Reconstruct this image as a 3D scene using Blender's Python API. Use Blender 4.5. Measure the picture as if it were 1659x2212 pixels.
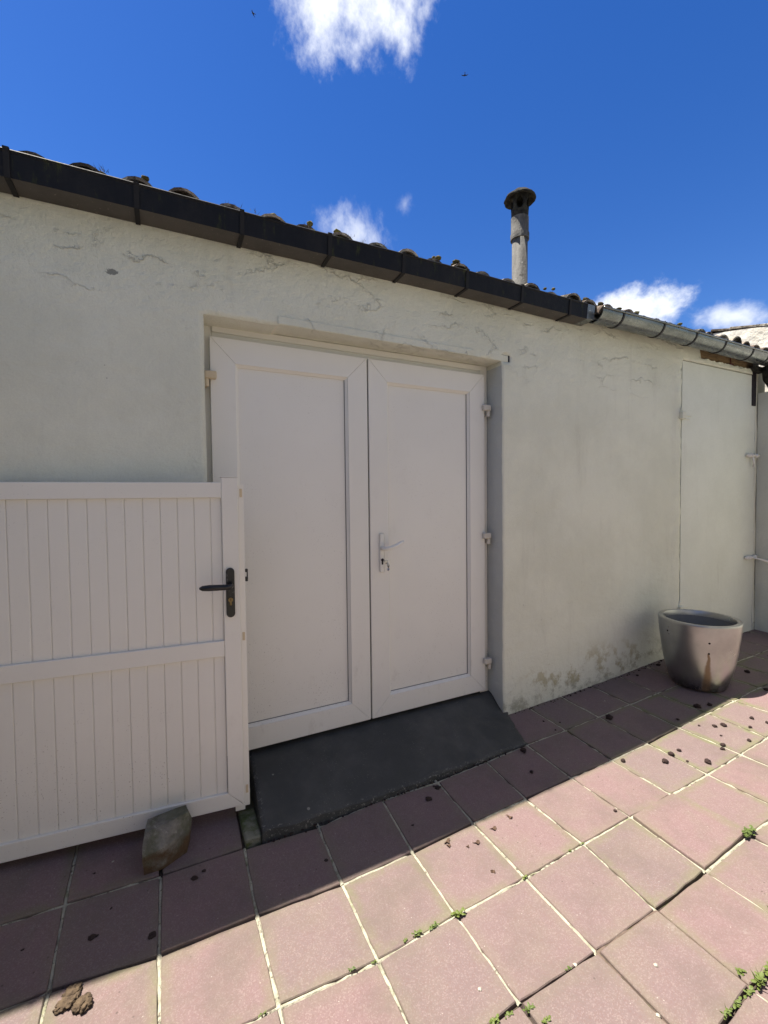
import bpy, bmesh, math, random
from mathutils import Vector, Matrix, noise as mn
for o in list(bpy.data.objects): bpy.data.objects.remove(o)
SC = bpy.context.scene
COL = SC.collection
RAD = math.radians
random.seed(7)

# ------------------------------------------------------------------ camera
YAW, PITCH, ROLL = 0.4611, -0.0322, -0.0111
F = Vector((math.sin(YAW)*math.cos(PITCH), math.cos(YAW)*math.cos(PITCH), math.sin(PITCH)))
R0 = Vector((math.cos(YAW), -math.sin(YAW), 0)); U0 = R0.cross(F)
cr, sr = math.cos(ROLL), math.sin(ROLL)
RX = R0*cr + U0*sr; UX = U0*cr - R0*sr
cam = bpy.data.cameras.new('camera'); camo = bpy.data.objects.new('camera', cam); COL.objects.link(camo)
CAM = Vector((0.3366, -1.5104, 1.4130))
camo.matrix_world = Matrix(((RX.x, UX.x, -F.x, CAM.x), (RX.y, UX.y, -F.y, CAM.y), (RX.z, UX.z, -F.z, CAM.z), (0, 0, 0, 1)))
cam.sensor_fit = 'HORIZONTAL'; cam.sensor_width = 36; cam.lens = 36*956.95/1659
cam.clip_start = 0.02; cam.clip_end = 3000
SC.camera = camo

# ------------------------------------------------------------------ light
SUN = Vector((-0.855, 0.462, 2.527)).normalized()
sl = bpy.data.lights.new('sun', 'SUN'); sl.energy = 5.0; sl.angle = RAD(0.53); sl.color = (1.0, 0.92, 0.80)
so = bpy.data.objects.new('sun', sl); COL.objects.link(so)
so.rotation_euler = SUN.to_track_quat('Z', 'Y').to_euler(); so.location = (-3, 3, 9)
SKY_STRENGTH = 0.05
EXPOSURE = 1.18
SC.view_settings.view_transform = 'Standard'; SC.view_settings.look = 'None'
SC.view_settings.gamma = 1; SC.view_settings.exposure = EXPOSURE; SC.view_settings.use_curve_mapping = False
SC.cycles.use_denoising = True
SC.cycles.max_bounces = 8; SC.cycles.diffuse_bounces = 4; SC.cycles.glossy_bounces = 4

W = bpy.data.worlds.new('World'); SC.world = W; W.use_nodes = True
nt = W.node_tree; nt.nodes.clear()
def wn(t): return nt.nodes.new(t)
def wl(a, b): nt.links.new(a, b)
def wmath(op, a, b=None, c=None, clamp=False):
    n = wn('ShaderNodeMath'); n.operation = op; n.use_clamp = clamp
    for i, v in enumerate((a, b, c)):
        if v is None: continue
        if isinstance(v, (int, float)): n.inputs[i].default_value = v
        else: wl(v, n.inputs[i])
    return n.outputs[0]
sky = wn('ShaderNodeTexSky'); sky.sky_type = 'NISHITA'; sky.sun_disc = False
sky.sun_elevation = math.asin(SUN.z); sky.sun_rotation = math.atan2(SUN.x, SUN.y)
sky.air_density = 1.0; sky.dust_density = 0.15; sky.ozone_density = 2.2; sky.altitude = 150
hs = wn('ShaderNodeHueSaturation'); hs.inputs['Saturation'].default_value = 1.36; hs.inputs['Value'].default_value = 1.45
hs.inputs['Hue'].default_value = 0.516
wl(sky.outputs[0], hs.inputs['Color'])
tc = wn('ShaderNodeTexCoord'); DIR = tc.outputs['Generated']
def wdot(v):
    n = wn('ShaderNodeVectorMath'); n.operation = 'DOT_PRODUCT'; wl(DIR, n.inputs[0]); n.inputs[1].default_value = v
    return n.outputs['Value']
def wnoise(scale, sc, detail, seed):
    mp = wn('ShaderNodeMapping'); wl(DIR, mp.inputs[0]); mp.inputs['Scale'].default_value = sc; mp.inputs['Location'].default_value = (seed, seed*.7, 0)
    nz = wn('ShaderNodeTexNoise'); nz.inputs['Scale'].default_value = scale; nz.inputs['Detail'].default_value = detail; nz.inputs['Roughness'].default_value = .62
    wl(mp.outputs[0], nz.inputs['Vector']); return wmath('SUBTRACT', nz.outputs[0], .5)
N_WISP = wnoise(15, (1.25, 1.25, .62), 6, 3.4); N_PUFF = wnoise(15, (1, 1, 1.2), 6, 1.3)
def blob(c, wr, hr, nz, amp, thr, soft, tilt=0.0, maxa=1.0):
    """one cloud: elliptical patch of sky round direction c, its edge torn by noise"""
    c = Vector(c).normalized(); t1 = Vector((0, 0, 1)).cross(c).normalized(); t2 = c.cross(t1)
    t1, t2 = t1*math.cos(tilt)+t2*math.sin(tilt), t2*math.cos(tilt)-t1*math.sin(tilt)
    a, b = wdot(t1/wr), wdot(t2/hr)
    m = wmath('SUBTRACT', 1.0, wmath('SQRT', wmath('ADD', wmath('MULTIPLY', a, a), wmath('MULTIPLY', b, b))))
    v = wmath('ADD', m, wmath('MULTIPLY', nz, amp))
    mr = wn('ShaderNodeMapRange'); mr.interpolation_type = 'SMOOTHSTEP'; wl(v, mr.inputs[0]); mr.inputs[1].default_value = thr; mr.inputs[2].default_value = thr+soft
    mr.inputs[4].default_value = maxa
    return wmath('MULTIPLY', mr.outputs[0], wmath('GREATER_THAN', wdot(c), .3))
clouds = [
    blob((0.256, 0.600, 0.757), 0.132, 0.122, N_WISP, 1.6, -.05, .8, maxa=.92),
    blob((0.779, 0.527, 0.338), 0.100, 0.056, N_PUFF, 1.9, 0.10, .75, maxa=.92),
    blob((0.864, 0.408, 0.296), 0.085, 0.030, N_PUFF, 1.7, 0.10, .9, tilt=0.30, maxa=.75),
    blob((0.345, 0.790, 0.500), 0.105, 0.055, N_WISP, 3.0, 0.1, 1.6, tilt=.35, maxa=.62),
    blob((0.4135, 0.7304, 0.5437), 0.030, 0.035, N_WISP, 2.4, 0.25, 1.3, maxa=.45),
    blob((0.60, 0.70, 0.40), 0.05, 0.03, N_PUFF, 2.2, 0.15, 1.0, maxa=.7),
]
# unseen broken cloud added outside the view to make the fill light neutral
mr = wn('ShaderNodeMapRange'); mr.interpolation_type = 'SMOOTHSTEP'; wl(wmath('ADD', wnoise(2.6, (1, 1, 1.6), 1, 7.7), wmath('MULTIPLY', N_PUFF, .35)), mr.inputs[0])
mr.inputs[1].default_value = -.12; mr.inputs[2].default_value = .06; mr.inputs[4].default_value = .92
away = wn('ShaderNodeMapRange'); wl(wdot(F), away.inputs[0]); away.inputs[1].default_value = .55; away.inputs[2].default_value = .36
broken = wmath('MULTIPLY', mr.outputs[0], away.outputs[0])
tot = clouds[0]
for c in clouds[1:]: tot = wmath('MAXIMUM', tot, c)
mix = wn('ShaderNodeMix'); mix.data_type = 'RGBA'; wl(tot, mix.inputs['Factor']); wl(hs.outputs[0], mix.inputs['A']); mix.inputs['B'].default_value = (11.0, 11.3, 11.8, 1)
mix2 = wn('ShaderNodeMix'); mix2.data_type = 'RGBA'; wl(broken, mix2.inputs['Factor']); wl(mix.outputs['Result'], mix2.inputs['A']); mix2.inputs['B'].default_value = (3.9, 3.9, 3.8, 1)
bg = wn('ShaderNodeBackground'); bg.inputs['Strength'].default_value = SKY_STRENGTH; wl(mix2.outputs['Result'], bg.inputs['Color'])
W.cycles.sampling_method = 'MANUAL'; W.cycles.sample_map_resolution = 256
ow = wn('ShaderNodeOutputWorld'); wl(bg.outputs[0], ow.inputs[0])

# ------------------------------------------------------------------ material kit
class Mt:
    def __init__(s, name, col=(.5, .5, .5), rough=.7, metal=0.0, spec=0.4):
        s.m = bpy.data.materials.new(name); s.m.use_nodes = True; s.t = s.m.node_tree
        s.b = s.t.nodes['Principled BSDF']
        s.b.inputs['Base Color'].default_value = (*col, 1); s.b.inputs['Roughness'].default_value = rough
        s.b.inputs['Metallic'].default_value = metal; s.b.inputs['Specular IOR Level'].default_value = spec
        s._pos = s._obj = None
    def n(s, t): return s.t.nodes.new(t)
    def put(s, sock, v):
        if isinstance(v, (int, float)): sock.default_value = v
        elif isinstance(v, (tuple, list, Vector)):
            sock.default_value = (*v, 1) if (sock.type == 'RGBA' and len(v) == 3) else v
        else: s.t.links.new(v, sock)
    @property
    def pos(s):
        if not s._pos: s._pos = s.n('ShaderNodeNewGeometry').outputs['Position']
        return s._pos
    @property
    def obj(s):
        if not s._obj: s._obj = s.n('ShaderNodeTexCoord').outputs['Object']
        return s._obj
    def vec(s, v, op, w):
        n = s.n('ShaderNodeVectorMath'); n.operation = op; s.put(n.inputs[0], v); s.put(n.inputs[1], w); return n.outputs[0]
    def math(s, op, a, b=0.0, clamp=False):
        n = s.n('ShaderNodeMath'); n.operation = op; n.use_clamp = clamp; s.put(n.inputs[0], a); s.put(n.inputs[1], b); return n.outputs[0]
    def noise(s, scale, detail=4, rough=.55, vec=None, dist=0.0, col=False):
        n = s.n('ShaderNodeTexNoise'); n.inputs['Scale'].default_value = scale; n.inputs['Detail'].default_value = detail
        n.inputs['Roughness'].default_value = rough; n.inputs['Distortion'].default_value = dist
        s.put(n.inputs['Vector'], vec if vec is not None else s.pos); return n.outputs[1 if col else 0]
    def voro(s, scale, feature='F1', vec=None, out='Distance', rnd=1.0):
        n = s.n('ShaderNodeTexVoronoi'); n.feature = feature; n.inputs['Scale'].default_value = scale; n.inputs['Randomness'].default_value = rnd
        s.put(n.inputs['Vector'], vec if vec is not None else s.pos); return n.outputs[out]
    def ramp(s, v, a, b, lo=0.0, hi=1.0, smooth=True):
        n = s.n('ShaderNodeMapRange'); n.interpolation_type = 'SMOOTHSTEP' if smooth else 'LINEAR'
        s.put(n.inputs[0], v); n.inputs[1].default_value = a; n.inputs[2].default_value = b; n.inputs[3].default_value = lo; n.inputs[4].default_value = hi
        return n.outputs[0]
    def mix(s, f, a, b, blend='MIX'):
        n = s.n('ShaderNodeMix'); n.data_type = 'RGBA'; n.blend_type = blend; s.put(n.inputs['Factor'], f); s.put(n.inputs['A'], a); s.put(n.inputs['B'], b)
        return n.outputs['Result']
    def xyz(s, v=None):
        n = s.n('ShaderNodeSeparateXYZ'); s.put(n.inputs[0], v if v is not None else s.pos); return n.outputs
    def rnd(s): return s.n('ShaderNodeObjectInfo').outputs['Random']
    def ocol(s): return s.xyz(s.n('ShaderNodeObjectInfo').outputs['Color'])
    def color(s, v): s.put(s.b.inputs['Base Color'], v)
    def rough(s, v): s.put(s.b.inputs['Roughness'], v)
    def bump(s, h, dist=.003, strength=1.0):
        """add a relief of dist metres; all reliefs of a material share one bump node"""
        h = s.math('MULTIPLY', h, dist*strength)
        if not hasattr(s, '_bn'):
            s._bn = s.n('ShaderNodeBump'); s._bn.inputs['Distance'].default_value = 1.0; s.t.links.new(s._bn.outputs[0], s.b.inputs['Normal']); s._bh = h
        else: s._bh = s.math('ADD', s._bh, h)
        s.put(s._bn.inputs['Height'], s._bh)

# ------------------------------------------------------------------ mesh kit
class MB:
    def __init__(s): s.v = []; s.f = []; s.mi = []; s.cur = 0; s.sm = []; s.smooth = False
    def add(s, verts, faces):
        o = len(s.v); s.v += [tuple(v) for v in verts]
        for f in faces: s.f.append(tuple(o+i for i in f)); s.mi.append(s.cur); s.sm.append(s.smooth)
    def box(s, x0, x1, y0, y1, z0, z1, bev=0.0, seg=1, M=None):
        bm = bmesh.new(); bmesh.ops.create_cube(bm, size=1)
        for v in bm.verts: v.co = Vector(((x0+x1)/2+v.co.x*(x1-x0), (y0+y1)/2+v.co.y*(y1-y0), (z0+z1)/2+v.co.z*(z1-z0)))
        if bev > 0: bmesh.ops.bevel(bm, geom=bm.edges[:], offset=bev, segments=seg, profile=.6, affect='EDGES')
        s.bm(bm, M)
    def bm(s, bm, M=None):
        bm.verts.index_update()
        s.add([(M @ v.co if M else v.co) for v in bm.verts], [[v.index for v in f.verts] for f in bm.faces]); bm.free()
    def prism(s, poly, axis, a, b, bev=0.0):
        """polygon in the two other axes, extruded along axis from a to b"""
        bm = bmesh.new()
        def P(p, t): return {'x': (t, p[0], p[1]), 'y': (p[0], t, p[1]), 'z': (p[0], p[1], t)}[axis]
        va = [bm.verts.new(P(p, a)) for p in poly]; vb = [bm.verts.new(P(p, b)) for p in poly]; n = len(poly)
        bm.faces.new(va); bm.faces.new(vb[::-1])
        for i in range(n): bm.faces.new((va[i], vb[i], vb[(i+1) % n], va[(i+1) % n]))
        bmesh.ops.recalc_face_normals(bm, faces=bm.faces[:])
        if bev > 0: bmesh.ops.bevel(bm, geom=bm.edges[:], offset=bev, segments=1, affect='EDGES')
        s.bm(bm)
    def tube(s, path, rad, n=12, caps=True, flat=1.0):
        path = [Vector(p) for p in path]; rr = rad if isinstance(rad, (list, tuple)) else [rad]*len(path)
        rings = []; up = Vector((0, 0, 1))
        for i, p in enumerate(path):
            d = (path[min(i+1, len(path)-1)]-path[max(i-1, 0)]).normalized()
            a = d.cross(up)
            if a.length < 1e-3: a = d.cross(Vector((1, 0, 0)))
            a.normalize(); b = a.cross(d)
            rings.append([p+(a*math.cos(2*math.pi*k/n)*flat+b*math.sin(2*math.pi*k/n))*rr[i] for k in range(n)])
        vs = [v for r in rings for v in r]; fs = []
        for i in range(len(path)-1):
            for k in range(n): fs.append((i*n+k, i*n+(k+1) % n, (i+1)*n+(k+1) % n, (i+1)*n+k))
        if caps: fs += [tuple(range(n))[::-1], tuple((len(path)-1)*n+k for k in range(n))]
        s.add(vs, fs)
    def lathe(s, prof, n=40, c=(0, 0, 0)):
        vs = []; fs = []
        for r, z in prof:
            for k in range(n): vs.append((c[0]+r*math.cos(2*math.pi*k/n), c[1]+r*math.sin(2*math.pi*k/n), c[2]+z))
        for i in range(len(prof)-1):
            for k in range(n): fs.append((i*n+k, i*n+(k+1) % n, (i+1)*n+(k+1) % n, (i+1)*n+k))
        s.add(vs, fs)
    def mesh(s, name, mats):
        me = bpy.data.meshes.new(name); me.from_pydata(s.v, [], s.f)
        for m in (mats if isinstance(mats, (list, tuple)) else [mats]): me.materials.append(m)
        for p, i, q in zip(me.polygons, s.mi, s.sm): p.material_index = i; p.use_smooth = q
        me.update(); return me
    def build(s, name, mats, parent=None):
        return link(name, s.mesh(name, mats), parent)
def link(name, data, parent=None, loc=None):
    o = bpy.data.objects.new(name, data); COL.objects.link(o)
    if parent: o.parent = parent
    if loc: o.location = loc
    return o
def empty(name, loc=(0, 0, 0), rz=0.0):
    o = link(name, None); o.location = loc; o.rotation_euler = (0, 0, rz); o.empty_display_size = .1
    bpy.context.view_layer.update(); return o
def tag(o, label, cat, group=None):
    o['label'] = label; o['category'] = cat
    if group: o['group'] = group
    return o
def autosmooth(o, ang=35):
    me = o.data
    for p in me.polygons: p.use_smooth = True
    bm = bmesh.new(); bm.from_mesh(me)
    for e in bm.edges:
        if len(e.link_faces) == 2 and e.calc_face_angle(0) > RAD(ang): e.smooth = False
    bm.to_mesh(me); bm.free()
    return o
def recalc(o):
    bm = bmesh.new(); bm.from_mesh(o.data); bmesh.ops.recalc_face_normals(bm, faces=bm.faces[:]); bm.to_mesh(o.data); bm.free(); return o
def fbm(x, y, z=0.0, o=3):
    return mn.fractal(Vector((x, y, z)), 1.0, 2.0, o)

# ------------------------------------------------------------------ materials
def m_wall(name, base=(.755, .765, .655), alt=(.67, .68, .575), stains=True, cracks=True, lump=1.0):
    m = Mt(name, rough=.85, spec=.25); x, y, z = m.xyz()
    n1 = m.noise(1.7, 6, .62); nf = m.noise(34, 4, .6)
    c = m.mix(m.ramp(n1, .35, .65), base, alt)
    c = m.mix(m.ramp(nf, .58, .75, 0, .28), c, (.74, .73, .65))
    st = m.noise(3.2, 5, .65, m.vec(m.pos, 'MULTIPLY', (3.0, 3.0, .45)))
    c = m.mix(m.ramp(st, .55, .8, 0, .30), c, (.46, .45, .38))
    c = m.mix(m.ramp(m.noise(170, 2, .6), .35, .65, 0, .10), c, (.40, .39, .34))
    tv = m.noise(6, 5, .62, m.vec(m.pos, 'MULTIPLY', (.9, 1, 1.3)), dist=.6)
    m.bump(nf, .0030, lump); m.bump(tv, .0065, lump)
    if cracks or stains:
        wc = m.noise(4.2, 5, .7, col=True)
    if cracks:
        sp = m.math('MULTIPLY', m.ramp(m.voro(17, 'F1'), .03, .06, 1, 0), m.ramp(st, .5, .62, 0, .8)); c = m.mix(sp, c, (.25, .24, .22))
        wv = m.vec(m.vec(m.pos, 'ADD', m.vec(wc, 'MULTIPLY', (.34, .34, .20))), 'ADD', m.vec(m.noise(26, 3, .7, col=True), 'MULTIPLY', (.055, .055, .035)))
        e = m.voro(2.0, 'DISTANCE_TO_EDGE', m.vec(wv, 'MULTIPLY', (1.0, 1.0, 3.4)))
        msk = m.math('MULTIPLY', m.ramp(z, 2.0, 2.36, .0, 1), m.ramp(m.noise(3.6, 4, .7), .46, .60))
        msk = m.math('MAXIMUM', msk, m.math('MULTIPLY', m.ramp(z, .55, .22, 0, .35), m.ramp(st, .46, .58)))
        line = m.math('MULTIPLY', m.ramp(e, .001, .009, 1, 0), msk)
        c = m.mix(m.math('MULTIPLY', line, .30), c, (.24, .22, .18))
        lip = m.math('MULTIPLY', m.ramp(e, .0, .06, 1, 0), msk)
        m.bump(m.math('SUBTRACT', m.math('MULTIPLY', lip, .7), m.math('MULTIPLY', line, .6)), .0055, 1.0)
        m.bump(m.math('MULTIPLY', m.noise(22, 4, .7), m.ramp(z, 2.0, 2.4)), .011, 1.0)
    if stains:
        # algae and peeling yellow along the foot of the wall
        foot = m.ramp(m.math('SUBTRACT', z, m.ramp(x, 2.2, 5.0, .05, .19)), .02, .24, 1, 0)
        nz = m.xyz(wc)[1]; n8 = m.noise(9, 6, .75)
        band = m.math('MULTIPLY', m.ramp(x, 2.25, 2.55), m.ramp(x, 3.3, 3.9, 1, 0))
        c = m.mix(m.math('MULTIPLY', m.math('MULTIPLY', foot, m.ramp(n8, .46, .64)), .6), c, m.mix(nf, (.08, .09, .055), (.30, .28, .20)))
        yel = m.math('MULTIPLY', m.math('MULTIPLY', m.ramp(z, .10, .17), m.ramp(z, .26, .42, 1, 0)), m.math('MULTIPLY', band, m.ramp(n8, .50, .62)))
        c = m.mix(m.math('MULTIPLY', yel, .45), c, (.36, .28, .09))
        m.bump(m.math('MULTIPLY', foot, n8), .014, .8)
        # bare grey patch
        dx = m.math('SUBTRACT', x, 0.17); dz = m.math('SUBTRACT', z, 2.335)
        d = m.math('ADD', m.math('POWER', m.math('DIVIDE', dx, .022), 2), m.math('POWER', m.math('DIVIDE', dz, .012), 2))
        d = m.math('ADD', m.math('ADD', d, m.math('MULTIPLY', nf, 1.2)), m.math('MULTIPLY', m.math('SUBTRACT', m.noise(70, 3, .7), .5), 5))
        c = m.mix(m.ramp(d, 1.3, 1.7, .85, 0), c, (.17, .18, .17))
    m.color(c); return m.m
M_WALL = m_wall('wall_render')
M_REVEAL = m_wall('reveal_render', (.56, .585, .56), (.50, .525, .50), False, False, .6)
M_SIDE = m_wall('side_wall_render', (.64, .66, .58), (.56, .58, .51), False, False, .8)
M_LINTEL = m_wall('lintel_paint', (.82, .77, .66), (.74, .69, .59), False, False, 1.0)

def m_pvc(name, base, dirt=.35):
    m = Mt(name, rough=.38, spec=.45); x, y, z = m.xyz()
    c = m.mix(m.ramp(m.noise(1.3, 4), .3, .7), base, tuple(v*.94 for v in base))
    sp = m.ramp(m.noise(160, 2, .5), .66, .72); big = m.ramp(m.noise(3, 4, .7), .45, .62)
    low = m.ramp(z, .9, .1, .25, 1)
    c = m.mix(m.math('MULTIPLY', m.math('MULTIPLY', sp, big), m.math('MULTIPLY', low, dirt*1.3)), c, (.25, .22, .18))
    sm = m.ramp(m.noise(11, 6, .75, m.vec(m.pos, 'MULTIPLY', (1, 1, .5))), .55, .8)
    c = m.mix(m.math('MULTIPLY', m.math('MULTIPLY', sm, low), dirt*.55), c, (.36, .32, .26))
    m.color(c); m.rough(m.ramp(m.noise(12, 4), .3, .7, .33, .5)); m.bump(m.noise(240, 2), .0004, .4); return m.m
M_PVC = m_pvc('door_pvc', (.81, .80, .745), .8)
M_FRAMEP = m_pvc('door_frame_pvc', (.76, .74, .66), .6)
M_GATE = m_pvc('gate_aluminium', (.83, .815, .755), .5)
M_HINGE = Mt('hinge_plastic', (.60, .57, .50), .45).m
M_OLDHINGE = Mt('yellowed_plastic', (.62, .52, .36), .5).m
M_HOUSE = Mt('house_render', (.60, .59, .55), .9).m
M_GLASS = Mt('window_glass', (.02, .025, .03), .08, spec=.6).m
M_GASK = Mt('gasket_grey', (.16, .16, .155), .7).m
M_GAP = Mt('seal_rubber', (.02, .02, .02), .8).m
m = Mt('black_lacquer', (.012, .012, .014), .28, spec=.5)
m.color(m.mix(m.ramp(m.noise(70, 4), .62, .7, 0, .7), (.012, .012, .014), (.16, .15, .15))); M_BLACK = m.m
M_BRASS = Mt('brass', (.24, .18, .09), .45, 1.0).m
M_STEEL = Mt('key_steel', (.55, .54, .52), .25, 1.0).m
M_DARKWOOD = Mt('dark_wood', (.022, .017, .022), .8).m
m = Mt('raw_timber', rough=.8)
g = m.noise(6, 6, .6, m.vec(m.pos, 'MULTIPLY', (1.2, 6, 14)), dist=1.5)
m.color(m.mix(m.ramp(g, .35, .7), (.30, .20, .10), (.13, .085, .045))); m.bump(g, .004); M_TIMBER = m.m

# paving
m = Mt('paving_tile', rough=.8, spec=.3)
p = m.vec(m.pos, 'ADD', m.vec((1, 1, 1), 'MULTIPLY', m.rnd()))
base = m.mix(m.rnd(), (.205, .136, .140), (.168, .128, .128))
base = m.mix(m.ramp(m.noise(5.5, 5, .65), .4, .7, 0, .55), base, (.185, .15, .13))
grain = m.voro(330, 'F1', out='Color'); gx = m.xyz(grain)[0]
base = m.mix(m.ramp(gx, .55, .95, 0, .45), base, (.17, .105, .10))
base = m.mix(m.ramp(gx, .28, .05, 0, .36), base, (.31, .24, .23))
vs = m.voro(75, 'F1'); vc = m.xyz(m.voro(75, 'F1', out='Color'))[1]
chip = m.math('MULTIPLY', m.ramp(vs, .10, .17, 1, 0), m.math('GREATER_THAN', vc, .955))
base = m.mix(m.math('MULTIPLY', chip, .6), base, (.46, .42, .39))
blk = m.math('MULTIPLY', m.ramp(m.voro(48, 'F1'), .10, .2, 1, 0), m.math('GREATER_THAN', m.xyz(m.voro(48, 'F1', out='Color'))[2], .95))
base = m.mix(m.math('MULTIPLY', blk, .7), base, (.08, .06, .055))
oc = m.ocol()
at = m.n('ShaderNodeAttribute'); at.attribute_name = 'edge'; edge = at.outputs['Fac']
en = m.math('MULTIPLY', edge, m.ramp(m.noise(16, 6, .7, dist=.6), .32, .66))
base = m.mix(m.math('MULTIPLY', en, .35), base, (.20, .17, .13))
moss = m.math('MULTIPLY', m.math('MULTIPLY', m.ramp(edge, .0, .9), m.ramp(m.noise(9, 6, .75, dist=.8), .36, .6)), oc[0])
moss = m.math('ADD', moss, m.math('MULTIPLY', m.math('MULTIPLY', m.ramp(m.noise(4.2, 5, .7), .5, .75), oc[0]), .35))
base = m.mix(moss, base, (.15, .165, .075))
scr = m.math('MULTIPLY', oc[1], m.ramp(m.noise(11, 5, .75), .64, .72, 0, .55)); base = m.mix(scr, base, (.29, .25, .24))
dark = m.ramp(m.noise(2.9, 6, .72), .45, .70, 0, .5)
base = m.mix(dark, base, (.125, .10, .09))
m.color(base); m.bump(m.noise(330, 3, .7), .0011, .8); m.bump(m.noise(24, 4), .003, .35); M_TILE = m.m
def m_mortar(name, a, b, mossy):
    m = Mt(name, rough=.9, spec=.2)
    c = m.mix(m.ramp(m.noise(28, 5, .65), .38, .66), a, b)
    c = m.mix(m.math('MULTIPLY', m.ramp(m.noise(14, 5, .7), .55, .68), mossy), c, (.13, .16, .05))
    c = m.mix(m.ramp(m.noise(45, 3, .6), .57, .68, 0, .8), c, (.07, .055, .045))
    m.color(c); m.bump(m.noise(150, 4), .004, .9); return m.m
M_MORTAR = m_mortar('pale_mortar', (.43, .415, .33), (.30, .285, .225), .45)
M_DIRT = m_mortar('joint_dirt', (.09, .07, .055), (.045, .035, .03), .7)
M_CLOSED = m_mortar('packed_grit', (.17, .125, .105), (.105, .08, .065), .6)
m = Mt('yard_ground', rough=.9); m.color(m.mix(m.noise(.6, 5), (.17, .16, .11), (.13, .125, .09))); M_YARD = m.m
m = Mt('ramp_concrete', rough=.72, spec=.35)
c = m.mix(m.ramp(m.noise(3.5, 6, .65), .35, .7), (.055, .057, .055), (.088, .088, .082))
c = m.mix(m.ramp(m.noise(2.2, 5, .6), .5, .75, 0, .8), c, (.042, .044, .041))
sp = m.math('MULTIPLY', m.ramp(m.noise(190, 2, .5), .66, .72), m.ramp(m.noise(6, 5, .7), .45, .65)); c = m.mix(m.math('MULTIPLY', sp, .8), c, (.26, .25, .22))
wp = m.math('MULTIPLY', m.ramp(m.voro(9, 'F1'), .05, .075, 1, 0), m.math('GREATER_THAN', m.xyz(m.voro(9, 'F1', out='Color'))[0], .8)); c = m.mix(m.math('MULTIPLY', wp, .7), c, (.33, .32, .28))
at = m.n('ShaderNodeAttribute'); at.attribute_name = 'edge'
c = m.mix(m.math('MULTIPLY', m.math('MULTIPLY', at.outputs['Fac'], .7), m.ramp(m.noise(75, 4, .75), .56, .64)), c, (.36, .35, .31))
m.color(c); m.bump(m.noise(120, 4, .7), .003, .7); m.bump(m.noise(9, 5), .012, .4); M_RAMP = m.m
m = Mt('mossy_concrete', rough=.95)
m.color(m.mix(m.ramp(m.noise(13, 6, .7), .35, .62), (.085, .11, .035), (.22, .22, .17))); m.bump(m.noise(70, 5), .008); M_MOSSCON = m.m

# roof and gutters
m = Mt('old_roof_tile', rough=.9)
c = m.mix(m.ramp(m.noise(7, 5, .7), .35, .65), (.36, .33, .28), (.17, .15, .13)); c = m.mix(m.ramp(m.noise(14, 6, .7), .5, .6), c, (.50, .48, .42))
c = m.mix(m.ramp(m.noise(5, 6, .75), .45, .56), c, (.032, .030, .025)); c = m.mix(m.math('MULTIPLY', m.rnd(), .3), c, (.26, .15, .10))
m.color(c); m.bump(m.noise(40, 5, .7), .006); M_RTILE = m.m
m = Mt('roof_moss', rough=1.0); m.color(m.mix(m.ramp(m.noise(20, 4), .35, .65), (.035, .03, .018), (.13, .12, .04))); m.bump(m.noise(160, 4), .006); M_MOSS = m.m
m = Mt('gutter_front_black', rough=.6, spec=.2)
c = m.mix(m.ramp(m.noise(3, 6, .7, m.vec(m.pos, 'MULTIPLY', (3, 1, 1))), .4, .7), (.008, .010, .015), (.016, .017, .020))
c = m.mix(m.math('MULTIPLY', m.ramp(m.noise(6, 6, .7, m.vec(m.pos, 'MULTIPLY', (4, 1, 1))), .56, .7), .7), c, (.05, .06, .015)); m.color(c); m.bump(m.noise(60, 4), .002); M_GUTF = m.m
m = Mt('gutter_underside', rough=.7, spec=.3)
c = m.mix(m.ramp(m.noise(4, 6, .7), .35, .7), (.100, .092, .082), (.068, .064, .058)); c = m.mix(m.ramp(m.noise(110, 3), .66, .72, 0, .7), c, (.26, .23, .19)); m.color(c); M_GUTU = m.m
m = Mt('weathered_zinc', rough=.3, metal=.9, spec=.5)
c = m.mix(m.ramp(m.noise(5, 6, .7, m.vec(m.pos, 'MULTIPLY', (1, 3, 3))), .35, .7), (.22, .23, .23), (.14, .15, .15)); m.color(c)
m.rough(m.ramp(m.noise(20, 5), .3, .7, .22, .40)); M_ZINC = m.m
M_GBR = Mt('gutter_bracket', (.020, .020, .021), .65, spec=.2).m
M_STRAP = Mt('bracket_iron', (.03, .03, .033), .6).m
m = Mt('fibre_cement_flue', rough=.85)
x, y, z = m.xyz()
c = m.mix(m.ramp(m.noise(9, 6, .7, m.vec(m.pos, 'MULTIPLY', (2, 2, .5))), .35, .68), (.145, .145, .14), (.065, .065, .065))
c = m.mix(m.ramp(m.noise(38, 4, .7), .62, .70, 0, .8), c, (.36, .36, .33)); c = m.mix(m.ramp(m.noise(16, 4, .7), .60, .68, 0, .8), c, (.03, .03, .028))
m.color(c); m.bump(m.noise(60, 5), .005); M_FLUE = m.m
m = Mt('sooty_cowl', rough=.95); m.color(m.mix(m.ramp(m.noise(25, 5), .4, .65), (.012, .012, .012), (.035, .035, .028))); m.bump(m.noise(70, 5), .01); M_COWL = m.m
m = Mt('far_white_render', rough=.9); m.color(m.mix(m.ramp(m.noise(4, 6, .7), .4, .7), (.74, .72, .66), (.60, .57, .50))); m.bump(m.noise(9, 5), .03, .8); M_FARW = m.m

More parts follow.
